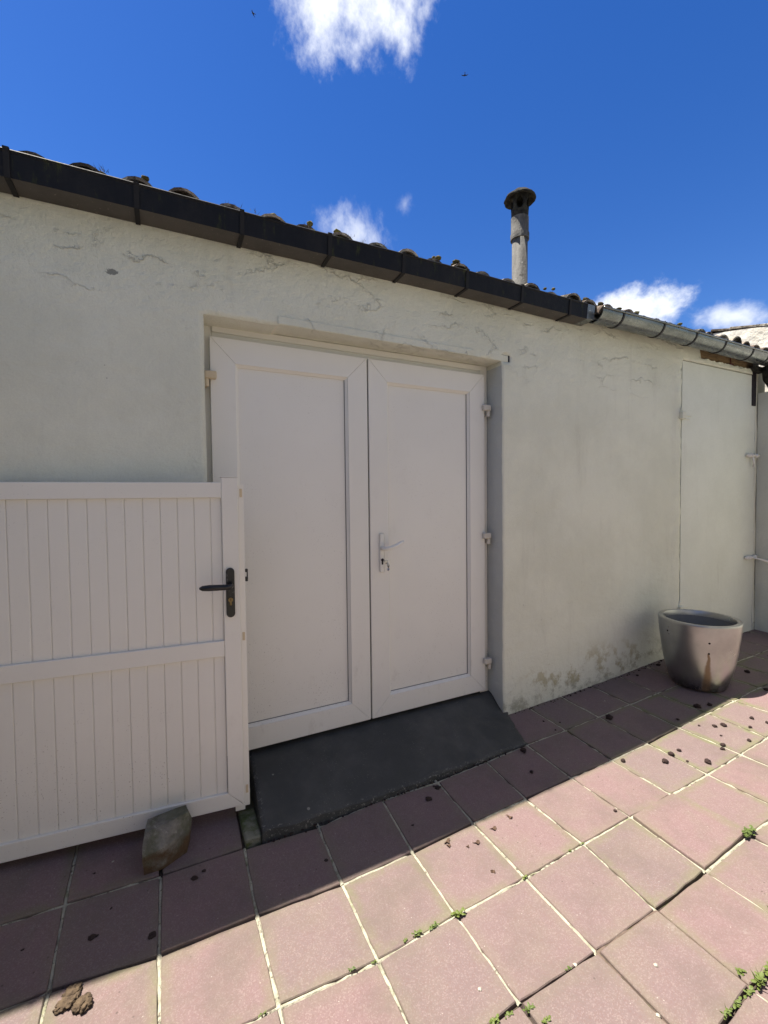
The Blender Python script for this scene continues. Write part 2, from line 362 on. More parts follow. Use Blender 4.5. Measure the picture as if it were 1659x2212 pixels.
# pot
m = Mt('pewter_pot', rough=.30, metal=.75, spec=.5)
o = m.xyz(m.obj); c = m.mix(m.ramp(m.noise(6, 5, .6, m.obj), .4, .7), (.44, .45, .455), (.37, .375, .38))
ang = -2.40   # bearing of the rust streak on the pot
tx = m.math('ADD', m.math('MULTIPLY', o[0], -math.sin(ang)), m.math('MULTIPLY', o[1], math.cos(ang)))
fr = m.math('GREATER_THAN', m.math('ADD', m.math('MULTIPLY', o[0], math.cos(ang)), m.math('MULTIPLY', o[1], math.sin(ang))), .05)
half = m.ramp(o[2], .28, .02, .006, .040, False)
dd = m.math('DIVIDE', m.math('ABSOLUTE', m.math('ADD', tx, m.math('MULTIPLY', m.math('SUBTRACT', m.noise(18, 4, .6, m.obj), .5), .02))), half)
rs = m.math('MULTIPLY', m.math('MULTIPLY', m.ramp(dd, .35, 1.15, 1, 0), m.ramp(o[2], .285, .27, 0, 1)), fr)
c = m.mix(m.math('MULTIPLY', rs, .85), c, m.mix(m.noise(40, 4, .6, m.obj), (.16, .085, .035), (.23, .15, .06)))
dirt = m.math('MULTIPLY', m.ramp(o[2], .12, .0), m.ramp(m.noise(14, 5, .7, m.obj), .35, .6)); c = m.mix(m.math('MULTIPLY', dirt, .75), c, (.07, .06, .05))
m.color(c); m.put(m.b.inputs['Metallic'], m.math('SUBTRACT', 1.0, m.math('MULTIPLY', rs, .6)))
m.rough(m.ramp(m.noise(9, 5, .6, m.obj), .3, .7, .27, .38)); M_POT = m.m
M_POTIN = Mt('pot_inside', (.20, .205, .21), .5, .2).m
M_HOLE = Mt('hole_dark', (.006, .004, .006), .9).m
# nature
m = Mt('mossy_stone', rough=.9); z = m.xyz()[2]
c = m.mix(m.ramp(m.noise(15, 6, .7), .35, .65), (.13, .125, .11), (.25, .24, .21)); c = m.mix(m.ramp(m.noise(35, 4, .7), .58, .66, 0, .7), c, (.36, .35, .31))
c = m.mix(m.math('MULTIPLY', m.ramp(m.noise(9, 5), .45, .62), .6), c, (.07, .08, .03))
c = m.mix(m.math('MULTIPLY', m.ramp(m.math('ADD', z, m.math('MULTIPLY', m.noise(11, 4), .06)), .12, .145, 1, 0), m.ramp(m.noise(17, 4), .25, .55)), c, (.105, .065, .035))
m.color(c); m.bump(m.noise(28, 6, .7), .012); m.bump(m.noise(130, 4), .003); M_STONE = m.m
m = Mt('damp_soil', rough=.95); m.color(m.mix(m.noise(60, 4), (.020, .012, .012), (.05, .03, .026))); m.bump(m.noise(220, 4), .004); M_SOIL = m.m
m = Mt('dry_mud', rough=.95); m.color(m.mix(m.ramp(m.noise(45, 5), .3, .7), (.14, .10, .062), (.065, .045, .03))); m.bump(m.noise(160, 4), .004); M_MUD = m.m
m = Mt('dead_leaf', rough=.8); m.color(m.mix(m.noise(70, 4), (.065, .036, .026), (.12, .075, .048))); M_LEAF = m.m
m = Mt('weed_leaf', rough=.55); m.color(m.mix(m.rnd(), (.11, .145, .03), (.08, .115, .03))); m.b.inputs['Subsurface Weight'].default_value = 0; M_WEED = m.m
M_BIRD = Mt('bird_plumage', (.006, .006, .012), .8).m
M_PEB = Mt('pale_pebble', (.42, .39, .33), .7).m

# ------------------------------------------------------------------ ground
T = .30
def hz(x, y):
    """height of the uneven yard surface"""
    i = max(-4.0, min(x/T, 20)); j = max(-5.0, min(y/T, 3.0)); ii = min(i, 12.5)
    h = .016*(ii-5)+.03*j+.0461*(ii-5)**2/10-.0233*(ii-5)*j/5+.0528*j*j/5
    return T*(h+max(0, i-12.5)*.03)
CORR = {(0,0):(7,20),(1,0):(-10,-3),(2,0):(-13,-5),(3,0):(-9,-18),(4,0):(-6,-10),(5,0):(6,5),(6,0):(12,9),(7,0):(12,10),(8,0):(3,4),(9,0):(-4,0),(10,0):(-10,5),(11,0):(-24,-1),(12,0):(-45,-8),
 (2,-1):(-7,2),(3,-1):(-6,-14),(4,-1):(-6,-2),(5,-1):(8,-2),(6,-1):(25,4),(7,-1):(21,5),(8,-1):(11,2),(9,-1):(-6,-3),(10,-1):(-7,-4),(11,-1):(-40,-3),
 (4,-2):(0,2),(5,-2):(8,-6),(6,-2):(-1,-9),(7,-2):(2,-3),(8,-2):(30,9),(6,-3):(-6,20),
 (0,1):(-1,6),(1,1):(-7,-3),(2,1):(-8,-2),(3,1):(-4,-20),(4,1):(12,4),(5,1):(11,-6),(6,1):(23,5),(7,1):(21,20),(8,1):(20,15),(9,1):(9,15),(10,1):(-2,14),(11,1):(-24,8)}
YW = .60   # face of the wall
def corner(i, j):
    best = min(CORR, key=lambda k: (k[0]-i)**2*1.0+(k[1]-j)**2*.6)
    d = CORR[best]; k = 1.0 if best == (i, j) else .6
    y = T*j+d[1]*k/1000
    if j == 2: y = YW+.012
    return Vector((T*i+d[0]*k/1000, y))
I0, I1, J0, J1 = -5, 18, -8, 2
G = {(i, j): corner(i, j) for i in range(I0, I1+1) for j in range(J0, J1+1)}

mb = MB()
xs = [-400, -80, -20, -6]+[-3+.5*k for k in range(20)]+[9, 20, 80, 400]
ys = [-400, -80, -20, -7]+[-3.5+.5*k for k in range(9)]+[1.5, 4, 20, 80, 400]
for y in ys:
    for x in xs: mb.v.append((x, y, hz(x, y)-.045))
nx = len(xs)
mb.add([], []); 
for b in range(len(ys)-1):
    for a in range(nx-1): mb.f.append((b*nx+a, b*nx+a+1, (b+1)*nx+a+1, (b+1)*nx+a)); mb.mi.append(0); mb.sm.append(True)
o = mb.build('ground', M_YARD); o['kind'] = 'structure'

pav = empty('pavement'); pav['kind'] = 'structure'
rt = random.Random(11)
LIFT = {(5,-3):.006,(6,-3):.004,(4,-3):.007,(6,-2):.004,(7,-2):.010,(5,-2):.002,(5,-4):.002,(7,-3):-.004,(6,-4):-.005,(3,-2):.001}
TOPS = {}
def tile(i, j):
    g = .0044
    c = [G[i, j], G[i+1, j], G[i+1, j+1], G[i, j+1]]
    cen = sum(c, Vector((0, 0)))/4
    # a paving tile is cut round the dark ramp and against the wall
    sub = []
    q = [p+Vector(((g if k in (0, 3) else -g), (g if k in (0, 1) else -g))) for k, p in enumerate(c)]
    n = 5; ring = []
    for k in range(4):
        a, b = q[k], q[(k+1) % 4]; nrm = (b-a).normalized(); nrm = Vector((-nrm.y, nrm.x))
        for s in range(n):
            p = a.lerp(b, s/n)
            if s: p = p+nrm*rt.gauss(0, .0011)
            else: p = p+(cen-p).normalized()*rt.uniform(.001, .005)
            ring.append(p)
    lift = LIFT.get((i, j), 0)+rt.gauss(0, .0012); tx, ty = rt.gauss(0, .005), rt.gauss(0, .005)
    def top(p, ins): 
        w = p+(cen-p)*ins
        return Vector((w.x, w.y, hz(w.x, w.y)+lift+(w.x-cen.x)*tx+(w.y-cen.y)*ty))
    TOPS[i, j] = (lift, tx, ty, cen)
    vs = []; N = len(ring)
    r0 = [top(p, 0) for p in ring]
    vs += [v-Vector((0, 0, .035)) for v in r0]
    vs += [v-Vector((0, 0, .0030)) for v in r0]
    vs += [top(p, .016) for p in ring]
    vs += [top(p, .30) for p in ring]
    vs.append(top(cen, 0))
    fs = []
    for L in range(3):
        for k in range(N): fs.append((L*N+k, L*N+(k+1) % N, (L+1)*N+(k+1) % N, (L+1)*N+k))
    for k in range(N): fs.append((3*N+k, 3*N+(k+1) % N, 4*N))
    me = bpy.data.meshes.new('paving_tile'); me.from_pydata([tuple(v) for v in vs], [], fs); me.materials.append(M_TILE)
    at = me.attributes.new('edge', 'FLOAT', 'POINT'); at.data.foreach_set('value', [1.0]*(3*N)+[0.0]*(N+1))
    for p in me.polygons: p.use_smooth = True
    bm = bmesh.new(); bm.from_mesh(me)
    for e in bm.edges:
        if len(e.link_faces) == 2 and e.calc_face_angle(0) > RAD(20): e.smooth = False
    bm.to_mesh(me); bm.free()
    o = link('paving_tile', me, pav)
    mo = .12
    if j in (-1, 0) and i >= 8: mo = .75
    elif j == -1: mo = .38
    elif j in (-2, -3) and i >= 6: mo = .35
    elif j == 1: mo = .3
    o.color = (1.0*mo*rt.uniform(.5, 1.3), rt.random(), rt.random(), 1)
for j in range(J0, J1):
    for i in range(I0, I1):
        if j == 1 and 2 <= i <= 6: continue            # under the ramp
        tile(i, j)
def tile_top(x, y):
    best = min(TOPS, key=lambda k: (TOPS[k][3]-Vector((x, y))).length)
    l, tx, ty, c = TOPS[best]
    return hz(x, y)+l+(x-c.x)*tx+(y-c.y)*ty
# mortar in the joints: pale where it holds, dirt where it is gone
mb = MB(); rj = random.Random(3)
def joint(a, b, kind):
    d = (b-a).normalized(); nn = Vector((-d.y, d.x)); n = 9
    dep = (-.0026, -.011, -.0012)[kind]
    mb.cur = kind
    vs = []
    for s in range(n+1):
        p = a.lerp(b, s/n)
        h = hz(p.x, p.y)+dep+rj.gauss(0, .0012)-(.006 if rj.random() < .10 else 0)
        w = .0070
        for t in (-1, -.4, .4, 1): 
            z = h-(.004 if abs(t) == 1 else 0)+rj.gauss(0, .0006)
            vs.append((p.x+nn.x*w*t, p.y+nn.y*w*t, z))
    mb.add(vs, [(s*4+k, s*4+k+1, (s+1)*4+k+1, (s+1)*4+k) for s in range(n) for k in range(3)])
def jkind(i, j, ax):
    if ax == 'x':
        if j == -2: return {3: 1, 4: 1, 5: 2, 6: 1}.get(i, 0)
        if j == -3: return 1
        if j == 0: return 1 if i in (0, 1, 2, 4, 6, 9) else 0
        if j == 1: return 1 if i in (1, 2) else 0
        return 0
    if j == -3: return {4: 1, 5: 2, 6: 2}.get(i, 0)
    if j == 1: return 1 if i in (1, 2) else 0
    return 1 if (i, j) in ((1, 0), (9, 0)) and False else 0
for j in range(J0, J1):
    for i in range(I0, I1+1):
        joint(G[i, j], G[i, j+1], jkind(i, j, 'y'))
        if i < I1: joint(G[i, j], G[i+1, j], jkind(i, j, 'x'))
o = mb.build('mortar_joint', [M_MORTAR, M_DIRT, M_CLOSED], pav); o['kind'] = 'stuff'

# dark concrete ramp up to the door sill
ramp_out = [(.668, .290), (.68, .62), (.69, .79), (2.19, .79), (2.197, .62), (2.24, .585), (2.225, .545), (2.165, .50), (2.122, .455), (2.12, .40), (2.135, .335)]
def ramp_z(x, y):
    t = max(0, min(1, (y-.30)/.42)); e = .034*max(.08, 1-(x-.66)/1.3)
    r = max(0, min(1, (x-1.85)/.38)); k = .155-.10*r*max(0, min(1, (.70-y)/.12))
    return hz(x, y)*(1-t)+e*(1-t)+k*t+.004*fbm(x*5, y*5)
mb = MB(); mb.smooth = True; NX, NY = 60, 22; ed = []
for b in range(NY+1):
    ty = b/NY
    for a in range(NX+1):
        tx = a/NX
        yf = .296+.012*fbm(tx*14, 1.3)+.030*tx+.004*fbm(tx*60, 5); y = yf+(.79-yf)*ty
        xl = .667+.02*ty+.004*fbm(ty*9, 7)
        if y < .335: xr = 2.13
        elif y < .60: xr = 2.13+.105*((y-.335)/.265)**1.4+.010*fbm(y*30, 8)
        else: xr = 2.24-.045*min(1, (y-.6)/.02)
        xr += .006*fbm(ty*13, 3)
        x = xl+(xr-xl)*tx
        mb.v.append((x, y, ramp_z(x, y))); ed.append(1.0 if (b == 0 or a == 0) else 0.0)
for b in range(NY):
    for a in range(NX): mb.f.append((b*(NX+1)+a, b*(NX+1)+a+1, (b+1)*(NX+1)+a+1, (b+1)*(NX+1)+a)); mb.mi.append(0); mb.sm.append(True)
# skirt
loop = [a for a in range(NX+1)]+[b*(NX+1)+NX for b in range(1, NY+1)]; loop2 = [b*(NX+1) for b in range(NY, 0, -1)]
lp = loop2+loop; base = len(mb.v)
for k in lp: x, y, z = mb.v[k]; mb.v.append((x-(.004 if x < .7 else 0), y-.003, hz(x, y)-.03)); ed.append(.3)
for k in range(len(lp)-1): mb.f.append((lp[k], base+k, base+k+1, lp[k+1])); mb.mi.append(0); mb.sm.append(False)
o = mb.build('door_ramp', M_RAMP); at = o.data.attributes.new('edge', 'FLOAT', 'POINT'); at.data.foreach_set('value', ed)
recalc(o); tag(o, 'dark grey concrete ramp sloping up to the white double door', 'ramp')
mb = MB(); mb.box(.598, .666, .312, .50, -.02, .034, .006, 1)
for k, v in enumerate(mb.v): mb.v[k] = (v[0]+.003*fbm(v[0]*40, v[1]*40, v[2]*40), v[1], v[2]+.004*fbm(v[0]*30, v[1]*30))
o = mb.build('concrete_block', M_MOSSCON); tag(o, 'small mossy concrete block wedged between ramp and paving beside the gate post', 'block')

# ------------------------------------------------------------------ the outbuilding
house = empty('outbuilding', (2.0, .75, 0))
HP = house
def part(mb, name, mats, parent=None):
    o = mb.build(name, mats, parent or house)
    root = parent or house
    off = root.matrix_world.inverted() if False else None
    o.matrix_parent_inverse = Matrix.Translation(-Vector((2.0, .75, 0)))
    return o
XL, XR = -1.6, 5.18
DX0, DX1, DZ1 = .512, 2.195, 2.235          # double-door opening
PX0, PX1, PZ0, PZ1 = 4.012, 5.135, .10, 2.475  # plank-door opening
def seq(bps, step):
    out = [bps[0]]
    for a, b in zip(bps, bps[1:]):
        n = max(1, round((b-a)/step)); out += [a+(b-a)*k/n for k in range(1, n+1)]
    return out
xs = seq([XL, -.5], .2)[:-1]+seq([-.5, DX0, DX1, 2.26, PX0, PX1, XR], .024); zs = seq([-.08, PZ0, DZ1-.001, 2.275, PZ1, 2.552, 2.61], .024)
mb = MB(); mb.smooth = True; idx = {}
def wall_pt(x, z):
    y = YW+.004*fbm(x*2.1, z*2.1, 1)+.0022*fbm(x*8, z*8, 4)
    up = max(0, min(1, (z-2.1)/.3)); y -= up*.004*max(0, fbm(x*5, z*9, 9)); 
    if z < .35 and x > 2.2: y += -.006*max(0, fbm(x*9, z*9, 2))*(.35-z)/.3
    if 3.925 < x < 4.02 and z < 2.5: y -= .003+.013*abs(fbm(x*26, z*11, 6))
    if x > 3.9 and z > 2.47: y -= .003+.009*abs(fbm(x*14, z*20, 3))
    zz = z
    if z > 2.515 and 4.26 < x < 5.12: zz = 2.515+(z-2.515)*.04+.010*fbm(x*15, 2)+.006*fbm(x*50, 3)
    xx = x
    if abs(x-DX1) < .002 and z < DZ1: xx = x+.0045*fbm(3.3, z*3.5)+.002*fbm(1.1, z*15)
    if abs(x-DX0) < .002 and z < DZ1: xx = x+.0025*fbm(7.3, z*4)
    if abs(z-(DZ1-.001)) < .002 and DX0-.01 < x < .83: zz = z-.008+.002*fbm(x*12, 4)
    return (xx, y, zz)
def hole(x, z):
    return (DX0 < x < DX1 and z < DZ1) or (PX0 < x < PX1 and PZ0-.3 < z < PZ1) or (DX1-.01 < x < 2.255 and DZ1-.002 < z < 2.274)
for a in range(len(xs)-1):
    for b in range(len(zs)-1):
        cx, cz = (xs[a]+xs[a+1])/2, (zs[b]+zs[b+1])/2
        if hole(cx, cz): continue
        f = []
        for p, q in ((a, b), (a+1, b), (a+1, b+1), (a, b+1)):
            if (p, q) not in idx: idx[p, q] = len(mb.v); mb.v.append(wall_pt(xs[p], zs[q]))
            f.append(idx[p, q])
        mb.f.append(tuple(f)); mb.mi.append(0); mb.sm.append(True)
# returns of the openings run back from every border edge
cnt = {}
for f in mb.f:
    for k in range(4): e = (f[k], f[(k+1) % 4]); cnt[tuple(sorted(e))] = cnt.get(tuple(sorted(e)), [])+[e]
back = {}
def bk(i):
    if i not in back: x, y, z = mb.v[i]; back[i] = len(mb.v); mb.v.append((x, .80, z))
    return back[i]
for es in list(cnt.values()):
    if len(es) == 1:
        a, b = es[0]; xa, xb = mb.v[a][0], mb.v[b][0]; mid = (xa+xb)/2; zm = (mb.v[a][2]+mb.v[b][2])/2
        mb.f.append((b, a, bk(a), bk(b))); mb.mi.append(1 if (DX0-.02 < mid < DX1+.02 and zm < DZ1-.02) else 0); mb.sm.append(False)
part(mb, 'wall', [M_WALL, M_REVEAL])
# lintel board over the double door, with its chipped lower edge
mb = MB(); mb.box(.838, 1.98, .5935, .80, DZ1, 2.2735, .003); mb.box(1.9805, 2.246, .6005, .80, DZ1, 2.2735, .003)
for k, v in enumerate(mb.v): mb.v[k] = (v[0], v[1], v[2])
bm = bmesh.new(); 
part(mb, 'lintel', [M_WALL, M_LINTEL]); bm.free()
mb = MB(); mb.box(.49, .838, .62, .80, DZ1-.006, 2.28); part(mb, 'lintel', M_LINTEL)
mb = MB(); mb.box(2.19, 2.30, .605, .80, 2.236, 2.279); part(mb, 'notch_shade', M_DARKWOOD)  # dark box standing in for the shadow inside the lintel's notch
mb = MB()
for x0, x1, y0, y1 in ((XL, XL+.2, .8, 4.4), (XR-.03, XR+.17, .62, 4.4), (XL, XR, 4.2, 4.4)): mb.box(x0, x1, y0, y1, -.1, 2.56 if y0 < 4 else 3.6)
part(mb, 'rear_wall', M_SIDE)
mb = MB(); mb.box(4.0, 5.15, .616, .78, 2.485, 2.64, .004); part(mb, 'wall_plate', M_TIMBER)
mb = MB(); mb.tube([(4.742, .612, 2.60), (4.742, .606, 2.54)], .004, 6); mb.box(4.715, 4.768, .596, .612, 2.515, 2.535, .004); part(mb, 'iron_tie', Mt('rust_red', (.12, .025, .03), .8).m)
mb = MB(); mb.box(5.066, 5.128, .588, .66, 2.20, 2.535, .003); part(mb, 'door_post', M_DARKWOOD)
# roof
SL = RAD(16); roof = empty('roof'); roof.parent = house; roof.matrix_parent_inverse = Matrix.Translation(-Vector((2.0, .75, 0)))
def rp(mb, name, mats):
    o = mb.build(name, mats, roof); return o
def tile_mesh(r0, r1, L, th, inv, seed):
    mbt = MB(); mbt.smooth = True; n = 9; rr = random.Random(seed); m = 5
    vs = []
    for lay in (0, 1):
        for s in range(m+1):
            t = s/m; r = (r0+(r1-r0)*t)-(th if lay else 0)
            for k in range(n+1):
                a = math.pi*(k/n); q = 1+.03*fbm(seed*3+k*.6, t*2)
                x = math.cos(a)*r*q; z = math.sin(a)*r*q*.92
                if inv: z = -z
                vs.append((x, t*L, z))
    def id(l, s, k): return l*(m+1)*(n+1)+s*(n+1)+k
    fs = []
    for s in range(m):
        for k in range(n):
            fs.append((id(0, s, k), id(0, s, k+1), id(0, s+1, k+1), id(0, s+1, k))); fs.append((id(1, s, k), id(1, s+1, k), id(1, s+1, k+1), id(1, s, k+1)))
    for k in range(n):
        fs.append((id(0, 0, k), id(1, 0, k), id(1, 0, k+1), id(0, 0, k+1))); fs.append((id(0, m, k), id(0, m, k+1), id(1, m, k+1), id(1, m, k)))
    for s in range(m):
        fs.append((id(0, s, 0), id(0, s+1, 0), id(1, s+1, 0), id(1, s, 0))); fs.append((id(0, s, n), id(1, s, n), id(1, s+1, n), id(0, s+1, n)))
    mbt.add(vs, fs); me = mbt.mesh('roof_tile', M_RTILE); bm = bmesh.new(); bm.from_mesh(me); bmesh.ops.recalc_face_normals(bm, faces=bm.faces[:])
    for e in bm.edges:
        if len(e.link_faces) == 2 and e.calc_face_angle(0) > RAD(45): e.smooth = False
    bm.to_mesh(me); bm.free(); return me
COV = [tile_mesh(.076, .062, .43, .013, False, s) for s in range(4)]; PAN = [tile_mesh(.060, .066, .43, .012, True, s+9) for s in range(2)]
rr = random.Random(21); EAVE_Y, EAVE_Z = .515, 2.617
kt = 0
for k in range(-8, 32):
    x = -.067+.1722*k
    if x > 4.35: zz = .014
    else: zz = 0
    for row in range(5):
        L = row*.36
        for cover in (True, False):
            if not cover and row > 1: continue
            me = rr.choice(COV if cover else PAN)
            o = link('roof_tile', me, roof); xo = x if cover else x+.086
            yy = L+(0 if cover else .012)+rr.gauss(0, .012); dz = (.0 if cover else .012)+zz+rr.gauss(0, .004)+.014*(row > 0)
            o.location = (xo+rr.gauss(0, .006), EAVE_Y+yy*math.cos(SL), EAVE_Z+dz+yy*math.sin(SL))
            o.rotation_euler = (SL-.03+rr.gauss(0, .012), rr.gauss(0, .04), rr.gauss(0, .025)); s = rr.uniform(.94, 1.05); o.scale = (s, 1, s*rr.uniform(.85, 1.05))
            kt += 1
mb = MB()  # the roof deck the tiles lie on
y0, y1 = .66, 4.4; z0 = EAVE_Z-.045; mb.add([(XL, y0, z0+.02), (XR+.2, y0, z0+.02), (XR+.2, y1, z0+(y1-y0)*math.tan(SL)), (XL, y1, z0+(y1-y0)*math.tan(SL)), (XL, y0, z0), (XR+.2, y0, z0), (XR+.2, y1, z0+(y1-y0)*math.tan(SL)-.03), (XL, y1, z0+(y1-y0)*math.tan(SL)-.03)], [(0, 1, 2, 3), (7, 6, 5, 4), (0, 4, 5, 1), (1, 5, 6, 2), (2, 6, 7, 3), (3, 7, 4, 0)])
rp(mb, 'deck', M_TIMBER)
# moss growing on the tile ends
mb = MB(); mb.smooth = True; rm = random.Random(4)
def lump(mb, c, r, sq=.6, rnd=rm, sub=2, amp=.35):
    bm = bmesh.new(); bmesh.ops.create_icosphere(bm, subdivisions=sub, radius=1); s = rnd.uniform(0, 90)
    for v in bm.verts:
        k = 1+amp*fbm(v.co.x*2.3+s, v.co.y*2.3, v.co.z*2.3)
        v.co = Vector((v.co.x*r*k, v.co.y*r*k, v.co.z*r*sq*k))
    mb.bm(bm, Matrix.Translation(c) @ Matrix.Rotation(rnd.uniform(0, 6.3), 4, 'Z'))
for k in range(-6, 30):
    x = -.067+.1722*k
    for q in range(rm.randint(1, 4)):
        a = rm.uniform(.5, 2.6); r = .068
        lump(mb, Vector((x+r*math.cos(a), EAVE_Y+rm.uniform(.0, .12), EAVE_Z+r*.92*math.sin(a)+.006+.02)), rm.uniform(.008, .022), rm.uniform(.4, .8))
    for q in range(rm.randint(0, 3)):
        c = Vector((x+rm.uniform(-.07, .07), EAVE_Y+rm.uniform(0, .05), EAVE_Z+.06))
        for bl in range(6):
            d = Vector((rm.gauss(0, .4), rm.gauss(0, .4), 1)).normalized(); h = rm.uniform(.012, .03); a = c+Vector((rm.gauss(0, .008), rm.gauss(0, .008), 0))
            mb.add([a+Vector((.0012, 0, 0)), a-Vector((.0012, 0, 0)), a+d*h], [(0, 1, 2)])
o = rp(mb, 'moss', M_MOSS); o['kind'] = 'stuff'
tag(house, 'low outbuilding with pale rendered wall and mossy tiled roof', 'building')

# ------------------------------------------------------------------ box gutter
gut = empty('box_gutter', (1.0, .54, 2.55)); GL = Vector((1.0, .54, 2.55))
def gp(mb, name, mats, root=gut, off=GL):
    mb.v = [(v[0]-off.x, v[1]-off.y, v[2]-off.z) for v in mb.v]; return mb.build(name, mats, root)
rg = random.Random(2)
def wob(x): return .004*math.sin(x*1.7)+.002*math.sin(x*4.1+1)
mb = MB(); GX = [-1.6+.08*k for k in range(56)]; GX = [x for x in GX if x < 2.80]+[2.80]
prof = [(.594, 2.640), (.594, 2.5505), (.491, 2.5515), (.4835, 2.632), (.4775, 2.640), (.4835, 2.646), (.490, 2.640), (.4925, 2.631), (.498, 2.556), (.590, 2.556), (.590, 2.640)]
vs = []
for x in GX:
    for y, z in prof: vs.append((x, y+wob(x)*.6, z+wob(x+3)))
n = len(prof); fs = []; mi = []
for a in range(len(GX)-1):
    for k in range(n-1): fs.append((a*n+k, a*n+k+1, (a+1)*n+k+1, (a+1)*n+k)); mi.append(1 if k == 1 else 0)
fs.append(tuple(range((len(GX)-1)*n, len(GX)*n))); mi.append(0)
mb.add(vs, fs); mb.mi = mi; recalc(gp(mb, 'trough', [M_GUTF, M_GUTU]))
for k in range(-4, 8):
    x = -.125+.3955*k; w = .009
    if x > 2.75: continue
    mb = MB(); yb = wob(x)*.6; zb = wob(x+3); ps = [(.595, 2.548), (.4885, 2.549), (.481, 2.632), (.4765, 2.6465), (.487, 2.649)]
    for (y0, z0), (y1, z1) in zip(ps, ps[1:]):
        d = Vector((y1-y0, z1-z0)).normalized(); nn = Vector((-d.y, d.x))*.0025
        mb.add([(x+s*w, y+t*nn.x+yb, z+t*nn.y+zb) for s in (-1, 1) for (y, z) in ((y0, z0), (y1, z1)) for t in (-1, 1)], [(0, 1, 3, 2), (4, 6, 7, 5), (0, 2, 6, 4), (1, 5, 7, 3), (0, 4, 5, 1), (2, 3, 7, 6)])
    for v in range(len(mb.v)): pass
    gp(mb, 'bracket', [M_GBR])
# end piece joining the round gutter
mb = MB(); mb.prism([(.593, 2.548), (.488, 2.549), (.478, 2.64), (.593, 2.64)], 'x', 2.802, 2.868, .002); gp(mb, 'end_cap', M_ZINC)
tag(gut, 'black box gutter with dusty brown underside along the eaves above the double door', 'gutter')
hr = empty('half_round_gutter', (4.2, .49, 2.60)); HL = Vector((4.2, .49, 2.60))
mb = MB(); mb.smooth = True; HX = seq([2.872, 5.62], .08); NS = 14; vs = []; fs = []
def hrc(x): return .488+.003*math.sin(x*3), 2.605-.008*(x-2.9)/2.5+.003*math.sin(x*2.2)
RG = .070
for x in HX:
    cy, cz = hrc(x)
    for k in range(NS+1):
        a = math.pi*(1+k/NS); vs.append((x, cy+RG*math.cos(math.pi-a+math.pi), cz+RG*math.sin(a)*.98))
    for k in range(NS+1):
        a = math.pi*(2-k/NS); vs.append((x, cy+(RG-.003)*math.cos(math.pi-a+math.pi), cz+(RG-.003)*math.sin(a)*.98+.002))
n = 2*(NS+1)
for a in range(len(HX)-1):
    for k in range(n): fs.append((a*n+k, a*n+(k+1) % n, (a+1)*n+(k+1) % n, (a+1)*n+k))
fs.append(tuple(range(n)))
mb.add(vs, fs); o = recalc(gp(mb, 'trough', M_ZINC, hr, HL)); autosmooth(o, 50)
mb = MB(); mb.smooth = True; mb.tube([(x, hrc(x)[0]-RG-.003, hrc(x)[1]+.004) for x in HX], .0075, 8); gp(mb, 'rolled_edge', M_ZINC, hr, HL)
for x in (3.07, 3.50, 3.892, 4.285, 4.695, 4.95, 5.35):
    mb = MB(); mb.smooth = False; cy, cz = hrc(x); w = .007; vs = []
    for k in range(15):
        a = math.pi*(1+k/14)
        for s in (-1, 1):
            for r in (RG+.0005, RG+.0045): vs.append((x+s*w, cy+r*math.cos(a), cz+r*math.sin(a)*.98))
    fs = []
    for k in range(14):
        b = k*4; fs += [(b+1, b+3, b+7, b+5), (b, b+1, b+5, b+4), (b+2, b+6, b+7, b+3)]
    mb.add(vs, fs); mb.tube([(x, cy-RG-.001, cz-.004), (x, cy-RG-.010, cz+.006), (x, cy-RG-.002, cz+.014), (x, cy-RG+.03, cz+.022)], .0045, 6)
    gp(mb, 'bracket', M_STRAP, hr, HL)
tag(hr, 'grey half-round zinc gutter under the eaves above the plank door', 'gutter')
# dark rainwater pipe in the corner
dp = empty('downpipe', (5.62, .36, .2)); DL = Vector((5.62, .36, .2))
mb = MB(); mb.smooth = True; mb.tube([(5.135, .49, 2.535), (5.14, .49, 2.50), (5.17, .487, 2.45), (5.24, .48, 2.41), (5.34, .465, 2.385), (5.50, .43, 2.37), (5.58, .40, 2.33), (5.62, .36, 2.24), (5.62, .36, .15)], [.055, .062, .074, .082, .078, .066, .06, .06, .06], 18)
gp(mb, 'pipe', M_COWL, dp, DL)
mb = MB(); mb.smooth = True; mb.tube([(5.25, .478, 2.407), (5.31, .468, 2.39)], .090, 18); gp(mb, 'collar', M_COWL, dp, DL)
mb = MB(); mb.prism([(5.02, 2.536), (5.19, 2.536), (5.17, 2.49), (5.07, 2.495)], 'y', .545, .60, .003); gp(mb, 'outlet', M_COWL, dp, DL)
tag(dp, 'black rainwater pipe with fat elbow below the end of the zinc gutter', 'pipe')

# ------------------------------------------------------------------ white double door
dd = empty('double_door', (1.34, .72, .16)); DO = Vector((1.34, .72, .16))
def dpart(mb, name, mats, parent=None):
    mb.v = [(v[0]-DO.x, v[1]-DO.y, v[2]-DO.z) for v in mb.v]; return mb.build(name, mats, parent or dd)
ZB, ZT = .182, 2.170
mb = MB(); mb.box(.500, .556, .735, .80, .12, 2.245, .002); dpart(mb, 'frame_jamb', M_FRAMEP)
mb = MB(); mb.box(2.130, 2.191, .735, .80, .12, 2.245, .002); dpart(mb, 'frame_jamb', M_FRAMEP)
mb = MB(); mb.box(.5565, 2.1295, .735, .80, 2.16, 2.233, .002); dpart(mb, 'frame_head', M_FRAMEP)
mb = MB(); mb.box(.5565, 2.1295, .726, .80, 2.200, 2.2325, .003); dpart(mb, 'frame_head', M_FRAMEP)
mb = MB(); mb.box(.556, 2.130, .742, .80, .13, .20); dpart(mb, 'sill', M_GAP)
